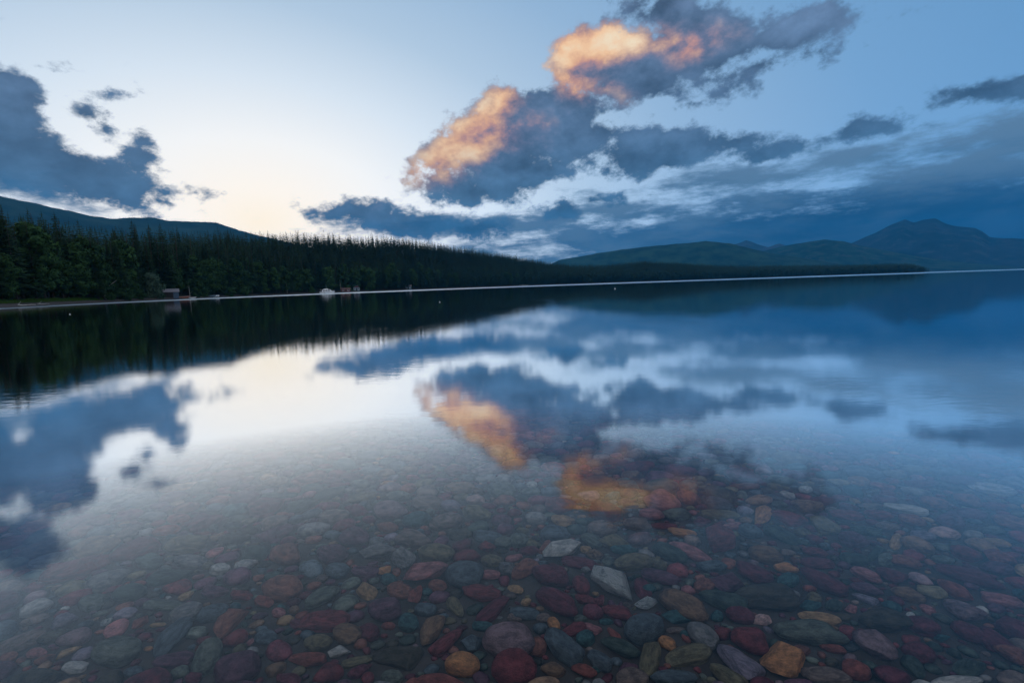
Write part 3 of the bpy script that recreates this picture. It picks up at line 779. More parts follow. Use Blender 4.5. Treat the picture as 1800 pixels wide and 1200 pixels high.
skiff('rowing_boat', (loc[0], loc[1], loc[2]+.2), rz, 4.0, 1.4, .6, M_CYAN, 'dull blue rowing boat left of the two white dinghies', 'boat')

# cabin cruiser
def cruiser(loc, rz):
    root = empty('cabin_cruiser', loc, rz); tag(root, 'white cabin cruiser with dark windows moored close to the wooded shore', 'motor boat')
    m = MB(); rg = hull_rings(10.5, 3.3, 1.55, 17, 12); m.loft(rg, True); hull = m.build('hull', M_WHITE, root, True)
    s = MB()
    for i in range(len(rg)-1):
        for e, sg in ((0, -1), (-1, 1)):
            p, q = rg[i][e], rg[i+1][e]
            s.add([(p[0], p[1]+sg*.03, p[2]-.30), (q[0], q[1]+sg*.03, q[2]-.30), (q[0], q[1]+sg*.03, q[2]-.16), (p[0], p[1]+sg*.03, p[2]-.16)], [(0,1,2,3)])
    s.build('stripe', M_TRIM, hull)
    d = MB(); d.add([(r_[0][0], r_[0][1]*.96, r_[0][2]+.02) for r_ in rg]+[(r_[0][0], -r_[0][1]*.96, r_[0][2]+.02) for r_ in rg], [(i, i+1, 17+i+1, 17+i) for i in range(16)]); d.build('deck', M_WHITE, root)
    def cab(x0, x1, x2, x3, z0, z1, b): # side outline, lofted across
        poly = [(x0, z0), (x1, z0), (x2, z1), (x3, z1)]
        return poly
    c = MB(); c.prism([(-3.6, 1.35), (3.4, 1.45), (2.1, 2.75), (-3.3, 2.75)], -1.25, 1.25); cb = c.build('cabin', M_WHITE, root)
    for sg in (-1, 1):
        for x0, x1 in ((-2.9, -1.5), (-1.35, .1), (.25, 1.9)):
            g = MB(); ya = sg*1.253; yb = sg*1.275
            g.add([(x0, ya, 1.8), (x1, ya, 1.8), (x1-.12, ya, 2.5), (x0+.05, ya, 2.5), (x0, yb, 1.8), (x1, yb, 1.8), (x1-.12, yb, 2.5), (x0+.05, yb, 2.5)], [(0,1,2,3),(4,7,6,5),(0,4,5,1),(1,5,6,2),(2,6,7,3),(3,7,4,0)])
            g.build('window', M_GLASS, root)
    g = MB(); g.add([(3.30, -1.1, 1.62), (3.30, 1.1, 1.62), (2.22, 1.1, 2.68), (2.22, -1.1, 2.68)], [(0,1,2,3)])
    for i in range(4):
        pass
    ws = g.build('windscreen', M_GLASS, root); ws.location.x = .03
    t = MB(); t.box(-4.7, 2.2, -1.4, 1.4, 2.76, 2.88); t.build('cabin_roof', M_WHITE, root)
    fb = MB(); fb.prism([(-2.4, 2.89), (.9, 2.89), (.5, 3.5), (-2.4, 3.35)], -1.0, 1.0); fb.build('flybridge', M_WHITE, root)
    rl = MB()
    for sg in (-1, 1):
        pts = [(r_[0][0], sg*abs(r_[0][1])*.93, r_[0][2]+.55) for r_ in rg[8:]]
        for p, q in zip(pts, pts[1:]): rl.tube(p, q, .03)
        for p in pts: rl.tube(p, (p[0], p[1], p[2]-.55), .025)
    rl.build('railing', M_METAL, root)
    ms = MB(); ms.tube((-.3, 0, 3.4), (-.5, 0, 6.2), .05, .02); ms.tube((-.42, -.5, 5.0), (-.42, .5, 5.0), .02); ms.build('mast', M_METAL, root)
    for sg in (-1, 1):
        st = MB(); st.tube((-4.6, sg*1.3, 1.3), (-4.6, sg*1.3, 2.76), .04); st.build('roof_post', M_METAL, root)
    fe = MB(); fe.tube((-2, -1.72, .35), (-2, -1.72, .95), .12); fe.build('fender', M_RUBBER, root)
cx = xaz(575); rr0 = float(shore(cx))-7
cruiser((rr0*math.sin(R(cx)), rr0*math.cos(R(cx)), -.25), facing(cx)+.12)

# red shed on a jetty, small two-tone cabin, far cottage
loc, rz = place(608, 3.0)
shed('boat_shed', loc, rz, 7.0, 4.5, 2.0, 1.0, M_RED, M_RED, M_BROWNR, 'low dull red shed at the waterline right of the white cruiser', 'shed', .3, (-.5, .5, 1.8), ((-2.6, -1.4, .8, 1.6), (1.4, 2.6, .8, 1.6)))
loc, rz = place(627, 9)
cb = shed('lake_cabin', (loc[0], loc[1], loc[2]), rz, 5.2, 5.5, 2.6, 1.7, M_CYAN, M_CYAN, M_BROWNR, 'small pale blue cabin with brown gable above the red shed', 'cabin', .4, (-.4, .5, 2.0), ((-1.9, -1.0, 1.0, 1.9), (1.1, 2.0, 1.0, 1.9)), 'y')
m = MB(); m.prism([(-2.2, 2.72), (2.2, 2.72), (0, 4.1)], -.06, -.004); m.build('gable_boards', M_RED, cb)
m = MB(); m.tube((1.2, 3.5, 3.0), (1.2, 3.5, 4.9), .22); m.build('chimney', M_PLANK, cb)
loc, rz = place(718, 10)
shed('cottage', loc, rz, 6, 5, 2.6, 1.4, M_CYAN, M_CYAN, M_ROOFG, 'tiny pale blue cottage among trees on the shore right of the cabin', 'cottage', .4, (-.5, .4, 2), ((-2.2, -1.2, 1, 1.9), (1.2, 2.2, 1, 1.9)))
loc, rz = place(265, 12)
shed('garden_shed', loc, rz, 3.4, 3, 2.1, .8, M_PLANK, M_PLANK, M_ROOFG, 'small grey shed half hidden by bushes left of the boathouse', 'shed', .3, (-.4, .4, 1.8))
def jetty(px, L, Wd, label):
    (x, y, z), rz = place(px, 1.0, .0)
    root = empty('jetty', (x, y, 0), rz); tag(root, label, 'jetty')
    m = MB(); n = int(L/.3)
    for i in range(n): m.box(-Wd/2, Wd/2, -i*.3-.28, -i*.3, .42, .48)
    m.build('decking', M_PLANK, root)
    for i in range(int(L/2.4)+1):
        for sg in (-1, 1):
            p = MB(); p.tube((sg*Wd*.45, -i*2.4-.2, -1.0), (sg*Wd*.45, -i*2.4-.2, .75), .09); p.build('pile', M_WOOD, root)
    b = MB(); b.box(-Wd*.46, -Wd*.38, -L, 0, .28, .415); b.box(Wd*.38, Wd*.46, -L, 0, .28, .415); b.build('beam', M_WOOD, root)
jetty(600, 6, 1.6, 'short grey plank jetty in front of the red shed')

def buoy(px, py, r, label):
    d = ray(px, py); t = CAM_H/-d[2]; p = d*t
    root = empty('mooring_buoy', (p[0], p[1], -r*.25), .4); tag(root, label, 'buoy', 'white mooring buoys on the lake')
    m = MB(); n = 16; rings = []
    for i in range(1, 12):
        ph = -math.pi/2+math.pi*i/12; rings.append([(math.cos(2*math.pi*j/n)*r*math.cos(ph), math.sin(2*math.pi*j/n)*r*math.cos(ph), r*.55+r*math.sin(ph)) for j in range(n)])
    m.loft(rings); m.build('float', M_WHITE, root, True)
    b = MB(); b.tube((0, 0, r*.45), (0, 0, r*.62), r*1.005, r*1.005, 24, False); b.build('band', M_TRIM, root, True)
    g = MB()
    for i in range(10):
        a0 = math.pi*i/10; a1 = math.pi*(i+1)/10
        g.tube((math.cos(a0)*r*.28, 0, r*1.5+math.sin(a0)*r*.3), (math.cos(a1)*r*.28, 0, r*1.5+math.sin(a1)*r*.3), r*.05)
    g.build('ring', M_METAL, root)
buoy(123, 552.5, .035, 'white buoy floating nearest, off the lawn at left')
buoy(773, 531, .04, 'white buoy floating alone right of the cabin')
buoy(1081, 507.5, .085, 'farthest white buoy, right of centre near the bright waterline')

# pale driftwood on the beaches
def log(px, q, L, r, rz0, label):
    x, y, z, a = on_shore(px, q)
    root = empty('driftwood_log', (x, y, z+r*.7), facing(a)+rz0); tag(root, label, 'log', 'driftwood along the shore')
    m = MB(); k = 7; pts = [(-L/2+L*i/k, .10*math.sin(i*1.7)*r*3, .06*math.cos(i*2.1)) for i in range(k+1)]
    for i in range(k): m.tube(pts[i], pts[i+1], r*(1-.09*i), r*(1-.09*(i+1)), 9)
    m.build('stem', M_BIRCH, root, True)
    b = MB(); b.tube(pts[3], (pts[3][0]+.5, .2, r*5), r*.35, r*.12, 6); b.tube(pts[1], (pts[1][0]-.3, -.3, r*4), r*.3, r*.1, 6); b.build('branch_stub', M_BIRCH, root)
log(920, 3, 16, .5, .12, 'long pale driftwood log on the far shore right of centre')
log(35, 1.4, 4.5, .16, .05, 'pale driftwood log lying on the grey beach at far left')
log(70, 2.0, 3.0, .12, -.1, 'short driftwood log on the grey beach under the lawn')
# pale beach stones at left

# ================================================================== cobbles under the shallow water
PAL = {  # name -> (linear albedo)
 'dark red': (.18,.048,.055), 'brick red': (.25,.085,.07), 'maroon': (.135,.04,.055), 'purple': (.13,.065,.095), 'red brown': (.24,.105,.08),
 'brown': (.22,.14,.085), 'tan': (.40,.26,.13), 'orange': (.50,.24,.09), 'olive': (.17,.155,.09), 'grey green': (.13,.16,.13),
 'slate': (.10,.135,.155), 'teal': (.05,.12,.125), 'dark green': (.055,.085,.07), 'mauve grey': (.24,.17,.19), 'pale grey': (.42,.44,.42), 'white': (.86,.86,.84),
 'dark olive': (.065,.062,.045), 'pale pink': (.50,.34,.32), 'rose': (.33,.15,.155), 'grey brown': (.19,.15,.13), 'grey': (.20,.21,.21), 'lavender grey': (.22,.20,.26)}
for _k, _c in PAL.items():
    _l = sum(_c)/3; _w = 1.02 if _k in ('dark red', 'brick red', 'maroon', 'purple', 'rose', 'slate', 'teal', 'red brown') else .92
    PAL[_k] = tuple(min(.85, max(.012, _l+(v_-_l)*_w)*(.90 if _k not in ('white', 'pale grey', 'pale pink') else 1.0)*w2) for v_, w2 in zip(_c, (1.12, 1, .98)))
def stone_shader(N, base, angular=False):
    oc = coord(N)
    oi = N.n('ShaderNodeObjectInfo').outputs['Random']
    vec = N.v('ADD', oc, N.v('MULTIPLY', (13.1, 7.7, 5.3), None)) if False else oc
    off = N.n('ShaderNodeCombineXYZ')
    for i in range(3): N.put(off.inputs[i], N.m('MULTIPLY', oi, 31.0+11*i))
    vec = N.v('ADD', oc, off.outputs[0])
    mott = N.noise(vec, 2.2, 7, .62, .3)
    fine = N.noise(vec, 13, 4, .7)
    band = N.noise(N.mapping(vec, (0,0,0), (.3,.5,0), (.6, 1.2, 7)), 1.3, 4, .6)
    k = N.m('ADD', N.m('MULTIPLY', mott, 1.1), N.m('ADD', N.m('MULTIPLY', fine, .55), N.m('MULTIPLY', band, .45)))
    dk = N.v('MULTIPLY', base, (.55, .58, .62)); lt = N.v('MULTIPLY', base, (1.95, 1.9, 1.85))
    c = N.mix(N.ss(k, .75, 1.4), dk, lt)
    c = N.mix(N.m('MULTIPLY', N.ss(mott, .62, .76), .22), c, (.14,.13,.09))       # algae and silt film
    c = N.mix(N.m('MULTIPLY', N.ss(fine, .68, .78), .3), c, (.42,.40,.38))        # mineral flecks
    principled(N, c, .62, .25, bump(N, N.m('ADD', fine, N.m('MULTIPLY', mott, .8)), .9 if angular else .5, .08))
SM = {}
for nme, c in PAL.items():
    m, N = newmat('stone_'+nme.replace(' ', '_'))
    rgb = N.n('ShaderNodeRGB'); rgb.outputs[0].default_value = (*c, 1)
    stone_shader(N, rgb.outputs[0], nme in ('white',)); SM[nme] = m
M_PEB, N = newmat('pebble_mix')
att = N.n('ShaderNodeAttribute', attribute_name='tint'); wpn = worldpos(N)
mott = N.noise(wpn, 22, 4, .62, .2); fine = N.noise(wpn, 130, 3, .7)
k = N.m('ADD', mott, N.m('MULTIPLY', fine, .5))
c = N.mix(N.ss(k, .5, 1.0), N.v('MULTIPLY', att.outputs['Color'], (.55,.58,.62)), N.v('MULTIPLY', att.outputs['Color'], (1.9,1.85,1.8)))
principled(N, c, .62, .25, bump(N, k, .3, .006))

def ico(sub):
    bm = bmesh.new(); bmesh.ops.create_icosphere(bm, subdivisions=sub, radius=1.0)
    bm.verts.ensure_lookup_table(); v = np.array([x.co[:] for x in bm.verts]); f = np.array([[q.index for q in p.verts] for p in bm.faces]); bm.free()
    return v, f
ICO = {k: ico(k) for k in (2, 3, 4, 5)}
def stone_shape(sub, seed, kind):
    """unit stone: half extents 1 in x and y, z flattened later. kinds: round, oval, flat, wedge, angular"""
    v, f = ICO[sub]; g = np.random.default_rng(seed); p = v.copy()
    pw = {'round': 2.15, 'oval': 2.3, 'flat': 2.9, 'wedge': 2.3, 'angular': 2.2}[kind]
    nrm_ = (np.abs(p)**pw).sum(1)**(1/pw); p = p/nrm_[:, None]
    a = {'round': .10, 'oval': .13, 'flat': .12, 'wedge': .12, 'angular': .10}[kind]
    s = seed*3.17
    p = p*(1+a*1.5*vnoise(p[:, 0]*1.1+s, p[:, 1]*1.1+s*.7, p[:, 2]*1.1+s*.3)[:, None])
    p = p*(1+a*.35*vnoise(p[:, 0]*3+s, p[:, 1]*3+s, p[:, 2]*3)[:, None])
    if kind in ('wedge', 'oval', 'flat'):
        tp = {'wedge': g.uniform(.28, .45), 'oval': g.uniform(.05, .22), 'flat': g.uniform(.05, .25)}[kind]
        p[:, 1] *= 1-tp*p[:, 0]; p[:, 2] *= 1-tp*.6*p[:, 0]
    ncut = {'round': 1, 'oval': 2, 'flat': 3, 'wedge': 4, 'angular': 13}[kind]
    for i in range(ncut):
        n = g.normal(size=3); n[2] = n[2]*(.5 if kind != 'angular' else 1); n /= np.linalg.norm(n)
        d = g.uniform(.72, .92) if kind != 'angular' else g.uniform(.58, .82)
        h = p@n-d; soft = .05 if kind == 'angular' else .22
        ex = np.where(h > 0, h*(1-soft), 0); ex = np.where(h > -0.0, ex, 0)
        p = p-ex[:, None]*n
    if kind == 'angular':
        p = p*(1+.05*fnoise(p[:, 0]*3+s, p[:, 1]*3, p[:, 2]*3, 4)[:, None])
    p[:, 0] /= np.abs(p[:, 0]).max(); p[:, 1] /= np.abs(p[:, 1]).max(); p[:, 2] /= np.abs(p[:, 2]).max()
    return p, f
KINDS = ['round', 'oval', 'flat', 'wedge', 'angular']
NV = {'round': 4, 'oval': 6, 'flat': 4, 'wedge': 4, 'angular': 6}
_mesh = {}
def stone_mesh(kind, var, colour):
    key = (kind, var, colour)
    if key not in _mesh:
        p, f = stone_shape(4 if kind != 'angular' else 5, KINDS.index(kind)*20+var, kind)
        # slope-limited shading: angular stones keep their faces
        _mesh[key] = mesh_np('stone', p, f, SM[colour], kind != 'angular')
        if kind == 'angular': _mesh[key].polygons.foreach_set('use_smooth', np.ones(len(f), bool))
    return _mesh[key]

def bed_hit(px, py):
    """where the line of sight, bent at the water surface, meets the bed"""
    d = ray(px, py); t = CAM_H/-d[2]; p = CAMP+d*t; h = math.hypot(d[0], d[1])
    st = h/1.333; ct = math.sqrt(1-st*st); e = np.array([d[0]/h*st, d[1]/h*st, -ct])
    t = (.09+.052*p[1])/(ct-.052*e[1]); return (p+e*t)[:2]
def see(x, y):
    """picture position of a point on the bed, seen through the surface"""
    D_ = .09+.052*y; r = math.hypot(x, y); rs = r
    for _ in range(8):
        si = rs/math.hypot(rs, CAM_H)/1.333; rs = .5*rs+.5*(r-D_*si/math.sqrt(1-si*si))
    px, py, z = project((x*rs/r, y*rs/r, 0))
    return px, py, z+D_*.8 if z > 0 else z
# stones read from the photograph: centre x, y, width, height, tilt (all pixels), colour, form, own description where it is a landmark
HERO = [
(208,1142,106,66,0,'grey green','round','largest pale green round stone at the lower left'),(303,1118,88,44,42,'slate','oval',''),(402,1090,78,42,42,'red brown','flat',''),
(303,1158,76,30,12,'purple','flat',''),(365,1152,66,52,50,'grey green','oval',''),(415,1174,92,66,20,'purple','wedge','big purple wedge stone at the bottom edge left of centre'),(62,1070,70,24,20,'pale grey','oval','pale elongated stone near the left edge'),
(112,1090,50,26,20,'lavender grey','oval',''),(187,1093,25,11,28,'white','oval','small bright sliver stone above the largest pale green stone'),(248,1094,28,15,30,'brick red','angular',''),(278,1097,28,9,5,'tan','flat',''),
(375,1078,62,30,15,'slate','oval',''),(288,1063,75,22,5,'grey green','flat',''),(328,1047,30,13,25,'tan','oval',''),(335,985,58,24,0,'grey','oval',''),(388,1000,40,19,5,'pale grey','oval',''),
(430,994,42,22,15,'pale grey','oval',''),(377,1040,52,22,5,'purple','oval',''),(422,1047,36,18,0,'dark red','angular',''),(133,1172,50,24,8,'pale grey','oval',''),(65,1147,40,19,10,'rose','oval',''),
(120,1145,50,13,20,'tan','flat',''),(15,1155,40,18,20,'red brown','flat',''),(165,1058,58,26,15,'grey green','oval',''),(235,1180,44,24,5,'slate','round',''),(340,1190,44,24,0,'maroon','round',''),
(498,1032,88,52,-6,'red brown','round','largest brownish red round stone left of centre'),(563,1051,74,28,28,'grey green','oval',''),(568,1090,92,38,4,'dark red','flat',''),(610,1113,50,38,0,'brown','round',''),
(560,1128,56,34,0,'olive','round',''),(540,1158,66,31,0,'brick red','wedge',''),(595,1146,38,18,12,'pale grey','angular','small pale angular stone at the bottom left of centre'),(625,1161,62,20,16,'olive','flat',''),
(700,1153,90,44,-4,'dark olive','flat','broad dark olive oblong at the bottom'),(593,1002,44,30,0,'slate','round',''),(641,1003,50,24,0,'purple','flat',''),(676,1003,28,15,10,'orange','oval',''),
(683,1018,30,22,0,'teal','round',''),(645,1038,32,27,-20,'tan','angular',''),(702,1038,44,30,-4,'red brown','round',''),(752,1006,70,30,14,'rose','angular','jagged rose red stone left of the blue grey dome stone'),
(770,1029,32,24,0,'red brown','round',''),(731,1045,34,22,48,'brick red','angular',''),(817,1010,70,50,0,'slate','round','blue grey dome shaped stone in the middle'),(846,1042,74,30,-4,'dark red','oval',''),
(867,1069,72,32,38,'maroon','flat',''),(678,1072,62,42,15,'purple','oval',''),(718,1094,38,36,0,'teal','round',''),(758,1107,60,42,55,'brown','wedge','tan brown pointed stone standing up at the bottom'),
(748,1071,38,24,0,'slate','round',''),(800,1065,40,28,-45,'olive','oval',''),(785,1127,68,32,34,'dark red','wedge',''),(831,1130,30,30,0,'slate','angular',''),
(848,1100,36,19,0,'teal','oval',''),(813,1168,60,50,0,'orange','round','orange brown round stone at the bottom edge'),(893,1125,94,66,0,'mauve grey','round','big mauve grey round stone at the bottom'),(903,1174,80,70,0,'dark red','round','big wine red round stone at the bottom edge'),
(650,1110,36,34,0,'maroon','round',''),(683,1100,24,16,0,'brick red','round',''),(468,1120,44,32,0,'slate','round',''),(462,1058,32,21,0,'brick red','angular',''),(490,1076,27,20,0,'rose','round',''),
(690,1189,62,28,-8,'grey green','round',''),(582,972,58,38,0,'purple','wedge',''),(507,976,60,40,10,'red brown','wedge',''),(664,970,64,22,10,'grey','angular','grey rough stone left of the olive brown stone'),(708,979,36,34,-10,'grey','angular',''),
(770,975,70,33,0,'olive','oval',''),(728,947,64,30,-6,'grey brown','oval',''),(682,927,36,19,0,'red brown','round',''),(857,945,54,24,0,'slate','oval',''),(881,915,38,20,0,'purple','oval',''),(885,954,34,22,0,'grey green','round',''),
(866,986,40,22,0,'olive','round',''),(858,963,27,16,0,'dark red','angular',''),(838,901,54,26,-12,'olive','oval',''),(837,879,26,13,0,'pale pink','angular',''),(750,1040,20,14,0,'teal','round',''),(890,1000,26,18,0,'grey','angular',''),
(630,1180,40,22,20,'maroon','round',''),(505,1195,40,22,0,'maroon','angular',''),(520,1095,22,22,0,'maroon','round',''),(860,1010,40,18,0,'rose','oval',''),(905,1085,28,16,0,'grey brown','round',''),
(1075,1023,78,40,-24,'white','angular','big jagged white rock'),(1137,1060,36,18,8,'white','angular','small white rock just below the jagged white rock'),(990,965,60,30,14,'pale grey','angular','pale grey flecked rock above and left of the white rock'),
(976,1056,90,44,-30,'maroon','oval','plump maroon oval left of the white rock'),(1022,1028,40,34,-50,'dark red','round',''),(968,1012,70,40,-8,'maroon','wedge',''),(922,1000,52,32,25,'red brown','oval',''),
(1020,990,68,24,-8,'maroon','flat',''),(1112,990,68,36,6,'olive','wedge',''),(1080,953,54,32,-12,'olive','flat',''),(1120,922,50,25,-6,'grey brown','oval',''),(1176,971,70,28,-22,'dark green','oval',''),
(1213,970,80,24,-20,'rose','oval','long rose brown stone above and right of the white rock'),(1160,1014,68,24,-12,'purple','oval',''),(1265,948,50,38,-6,'dark red','angular','faceted wine red stone right of centre'),(1130,1033,42,32,-55,'maroon','flat',''),
(1198,1063,102,44,-26,'brown','oval','long olive brown oval right of the small white rock'),(1275,1057,98,34,-16,'dark green','oval',''),(1085,1076,58,25,-12,'dark red','oval',''),(1133,1105,74,58,0,'slate','round','large dark grey green dome stone below the small white rock'),
(1193,1083,48,25,0,'teal','angular',''),(1235,1116,66,40,-32,'grey','round','flecked grey egg shaped stone'),(992,1137,84,48,-34,'slate','oval','large blue slate oval right of the mauve grey stone'),(1090,1137,72,32,-16,'dark green','oval',''),
(1143,1155,66,44,84,'olive','oval','upright olive stone at the bottom'),(1210,1150,84,38,6,'olive','flat','broad olive stone right of the upright olive stone'),(1172,1130,38,24,-28,'orange','oval','small tan orange stone above the upright olive stone'),(1300,1166,98,44,-34,'lavender grey','oval','long purple grey stone at the bottom right'),
(1318,1125,74,44,-20,'dark red','oval','rounded wine red stone above the long purple grey stone'),(1055,1161,52,32,-30,'slate','oval',''),(1027,1178,46,25,-10,'brick red','oval',''),(970,1176,48,27,-8,'brown','wedge',''),(1030,1121,34,32,0,'teal','round',''),
(974,1096,26,22,-40,'orange','round','tiny orange round stone left of centre bottom'),(945,1136,38,36,0,'red brown','round',''),(922,1078,52,24,0,'slate','oval',''),(908,1036,26,13,-10,'tan','angular',''),(926,1057,20,13,20,'tan','oval',''),(955,1086,28,17,0,'grey brown','round',''),
(1348,1050,120,50,-4,'dark olive','oval','very large grey brown oval right of centre'),(1300,1081,54,30,-12,'maroon','round',''),(1340,1090,29,19,0,'pale pink','angular',''),(1237,1030,36,29,0,'red brown','round',''),(1280,1026,54,28,-12,'purple','angular',''),
(1325,1008,72,30,-16,'maroon','oval',''),(1250,995,52,21,0,'slate','oval',''),(1262,903,72,18,-2,'olive','flat',''),(1210,875,46,24,-14,'red brown','oval',''),(1265,869,58,24,-10,'dark green','oval',''),(1258,886,46,20,-18,'slate','angular',''),
(1143,905,50,19,-6,'rose','oval',''),(1340,904,32,28,30,'orange','angular',''),(933,955,36,20,-22,'olive','oval',''),(1040,950,40,24,-18,'grey green','round',''),(946,895,28,15,0,'grey brown','round',''),(1095,966,46,20,0,'teal','oval',''),
(1155,990,42,17,-16,'olive','oval',''),(935,852,20,12,0,'pale grey','round',''),(913,950,34,26,0,'grey green','round',''),(930,968,34,17,0,'maroon','round',''),(960,960,30,24,50,'red brown','flat',''),(1030,965,20,12,0,'tan','oval',''),(1045,975,24,14,0,'brown','angular',''),
(1045,1178,22,14,0,'teal','round',''),(1105,1177,30,40,-60,'purple','oval',''),(1110,1192,64,40,0,'grey brown','round',''),(1190,1192,90,30,0,'slate','oval',''),(1040,1105,40,20,-25,'rose','oval',''),(1080,1115,34,16,-45,'brick red','oval',''),(1065,1092,26,12,0,'teal','oval',''),
(1008,1105,44,26,15,'dark red','flat',''),(1028,1055,34,16,-10,'dark red','angular',''),(1053,1057,18,18,0,'dark red','angular',''),(1140,1035,24,18,0,'teal','round',''),(1205,1115,20,14,-20,'teal','oval',''),(1188,1107,32,12,0,'grey brown','oval',''),
(1206,1122,22,12,-40,'brick red','oval',''),(1260,1082,24,22,0,'teal','round',''),(1280,1190,80,34,-35,'olive','oval',''),(1030,1000,20,12,0,'grey','round',''),
(1378,1160,74,52,-6,'orange','angular','rough orange rock at the bottom right'),(1420,1111,128,44,-9,'grey green','oval','longest grey green stone beside the orange rock'),(1440,1085,78,20,-9,'tan','flat','flat tan stone on the longest grey green stone'),(1445,1022,92,34,-26,'maroon','wedge','big maroon wedge above the dark olive boulder'),
(1553,1090,94,46,-6,'dark olive','wedge','broad blackish olive boulder at the lower right'),(1543,1139,76,38,-26,'mauve grey','angular','pinkish grey stone at the lower right bottom'),(1463,1140,48,18,-14,'brick red','wedge','orange red sliver right of the orange rock'),(1503,1178,56,36,-20,'brick red','round',''),
(1450,1188,90,36,-8,'grey brown','oval',''),(1605,1171,56,30,-38,'dark green','oval',''),(1615,1146,60,32,-22,'maroon','oval',''),(1625,1101,70,32,-12,'maroon','oval',''),(1693,1074,82,32,-22,'mauve grey','oval','knobbly mauve stone towards the right edge'),
(1675,1035,76,24,-26,'brick red','wedge',''),(1700,1012,128,26,-15,'maroon','oval','very long thin maroon stone towards the right edge'),(1757,1052,82,24,-13,'rose','flat',''),(1752,998,58,24,-10,'purple','oval',''),(1757,982,56,19,-15,'brick red','angular',''),
(1590,988,58,24,-13,'red brown','oval',''),(1595,1045,58,25,-13,'brown','oval',''),(1520,1010,66,20,-22,'rose','oval',''),(1567,1012,62,23,-19,'maroon','oval',''),(1522,1052,52,14,-20,'lavender grey','flat','thin lavender sliver stone'),(1520,1034,56,20,-10,'purple','oval',''),
(1660,937,54,21,-9,'pale pink','oval','pale pink oval at the right'),(1620,942,48,22,-10,'lavender grey','oval',''),(1575,949,26,28,80,'tan','oval',''),(1590,893,80,16,-9,'pale grey','flat','flat pale green slab at the right'),(1670,912,58,31,-10,'purple','wedge','dome like purple stone above the pale pink oval'),
(1640,884,60,21,-14,'red brown','oval',''),(1743,859,90,18,-10,'pale grey','flat','flat pale slab nearest the right edge'),(1775,918,76,24,-14,'red brown','flat',''),(1385,910,66,24,-16,'dark red','flat',''),(1450,921,58,28,-20,'olive','flat',''),(1420,890,60,23,-4,'brown','oval',''),
(1375,940,66,26,-20,'dark green','flat',''),(1380,998,42,19,-8,'orange','oval','orange brown small oval above the very large grey brown stone'),(1386,1019,38,28,0,'teal','round',''),(1430,1050,30,21,-10,'olive','round',''),(1424,1064,30,18,0,'teal','angular',''),(1467,1063,34,27,0,'dark green','round',''),
(1500,950,58,26,-16,'purple','oval',''),(1375,845,52,15,-6,'grey green','oval',''),(1415,860,26,15,0,'pale grey','round',''),(1440,990,64,24,-6,'maroon','flat',''),(1432,970,46,15,-8,'dark red','oval',''),(1700,975,66,21,-16,'dark red','oval',''),(1780,1150,68,32,-20,'red brown','oval',''),
(1750,1130,92,32,-26,'maroon','oval',''),(1705,1113,84,28,-20,'maroon','oval',''),(1702,1171,48,32,0,'dark green','angular',''),(1682,1196,90,24,0,'pale grey','oval','long pale stone cut by the bottom edge at the right'),(1791,1040,26,21,0,'teal','round',''),(1655,1120,24,14,0,'teal','angular',''),
(1600,1080,20,16,0,'pale grey','round',''),(1630,1071,32,14,-20,'rose','oval',''),(1497,1070,22,14,0,'rose','angular',''),(1540,970,40,22,30,'dark green','flat',''),(1558,985,30,20,0,'grey green','angular',''),(1660,985,44,17,-8,'grey green','oval',''),(1745,932,44,14,-6,'grey green','oval',''),
(1500,862,40,20,-20,'teal','oval',''),(1385,870,30,10,-10,'pale grey','oval',''),(1450,880,50,16,0,'maroon','oval',''),(1545,905,50,16,-8,'dark red','oval',''),(1600,915,56,18,-12,'red brown','oval',''),(1490,905,60,18,-6,'dark red','flat',''),(1530,890,40,14,0,'grey brown','oval',''),
(1700,880,50,18,-10,'red brown','angular',''),(1750,890,50,16,-6,'dark red','oval',''),(1690,845,70,18,-4,'purple','oval',''),(1620,850,60,14,-2,'maroon','oval',''),(1790,880,40,12,-10,'slate','flat',''),(1560,925,40,18,-6,'grey brown','oval',''),
(1320,935,50,22,-18,'slate','oval',''),(1290,925,40,14,0,'rose','oval',''),(1200,937,50,16,-4,'orange','oval',''),(1170,925,50,14,0,'dark red','flat',''),(1190,905,50,22,0,'grey green','oval',''),(1235,918,30,14,0,'maroon','oval',''),(1310,855,50,12,0,'red brown','oval',''),
]
def plan_of(px, py, w, h, ang):
    a = R(ang); c = bed_hit(px, py+h*.14)
    d = ray(px, py); s = math.hypot(c[0], c[1]); dep = math.atan2(CAM_H+.2, s)
    e1 = (bed_hit(px+w/2*math.cos(a), py-w/2*math.sin(a)+h*.1)-bed_hit(px-w/2*math.cos(a), py+w/2*math.sin(a)+h*.1))/2
    hh = h*.80
    e2 = (bed_hit(px-hh/2*math.sin(a), py-hh/2*math.cos(a)+h*.1)-bed_hit(px+hh/2*math.sin(a), py+hh/2*math.cos(a)+h*.1))/2
    U, S, _ = np.linalg.svd(np.stack([e1, e2], 1))
    return c, S[0], S[1], math.atan2(U[1, 0], U[0, 0])
stones = []       # x, y, half length, half breadth, angle, half thickness, colour, form, landmark, lift
SG = np.random.default_rng(2024)
for (px, py, w, h, ang, colour, form, lm) in HERO:
    c, A_, B_, th = plan_of(px, py, w, h, ang)
    B_ = min(B_, A_)
    if form == 'round': A_ = min(A_, B_*1.5)
    c3 = min(B_*(.80 if form != 'flat' else .55), A_*.72)
    if form == 'angular': A_ *= 1.22; B_ *= 1.22; c3 *= 1.35
    stones.append([c[0], c[1], A_*1.04, B_*1.04, th, c3, colour, form, lm, 1, (px, py, w, h)])
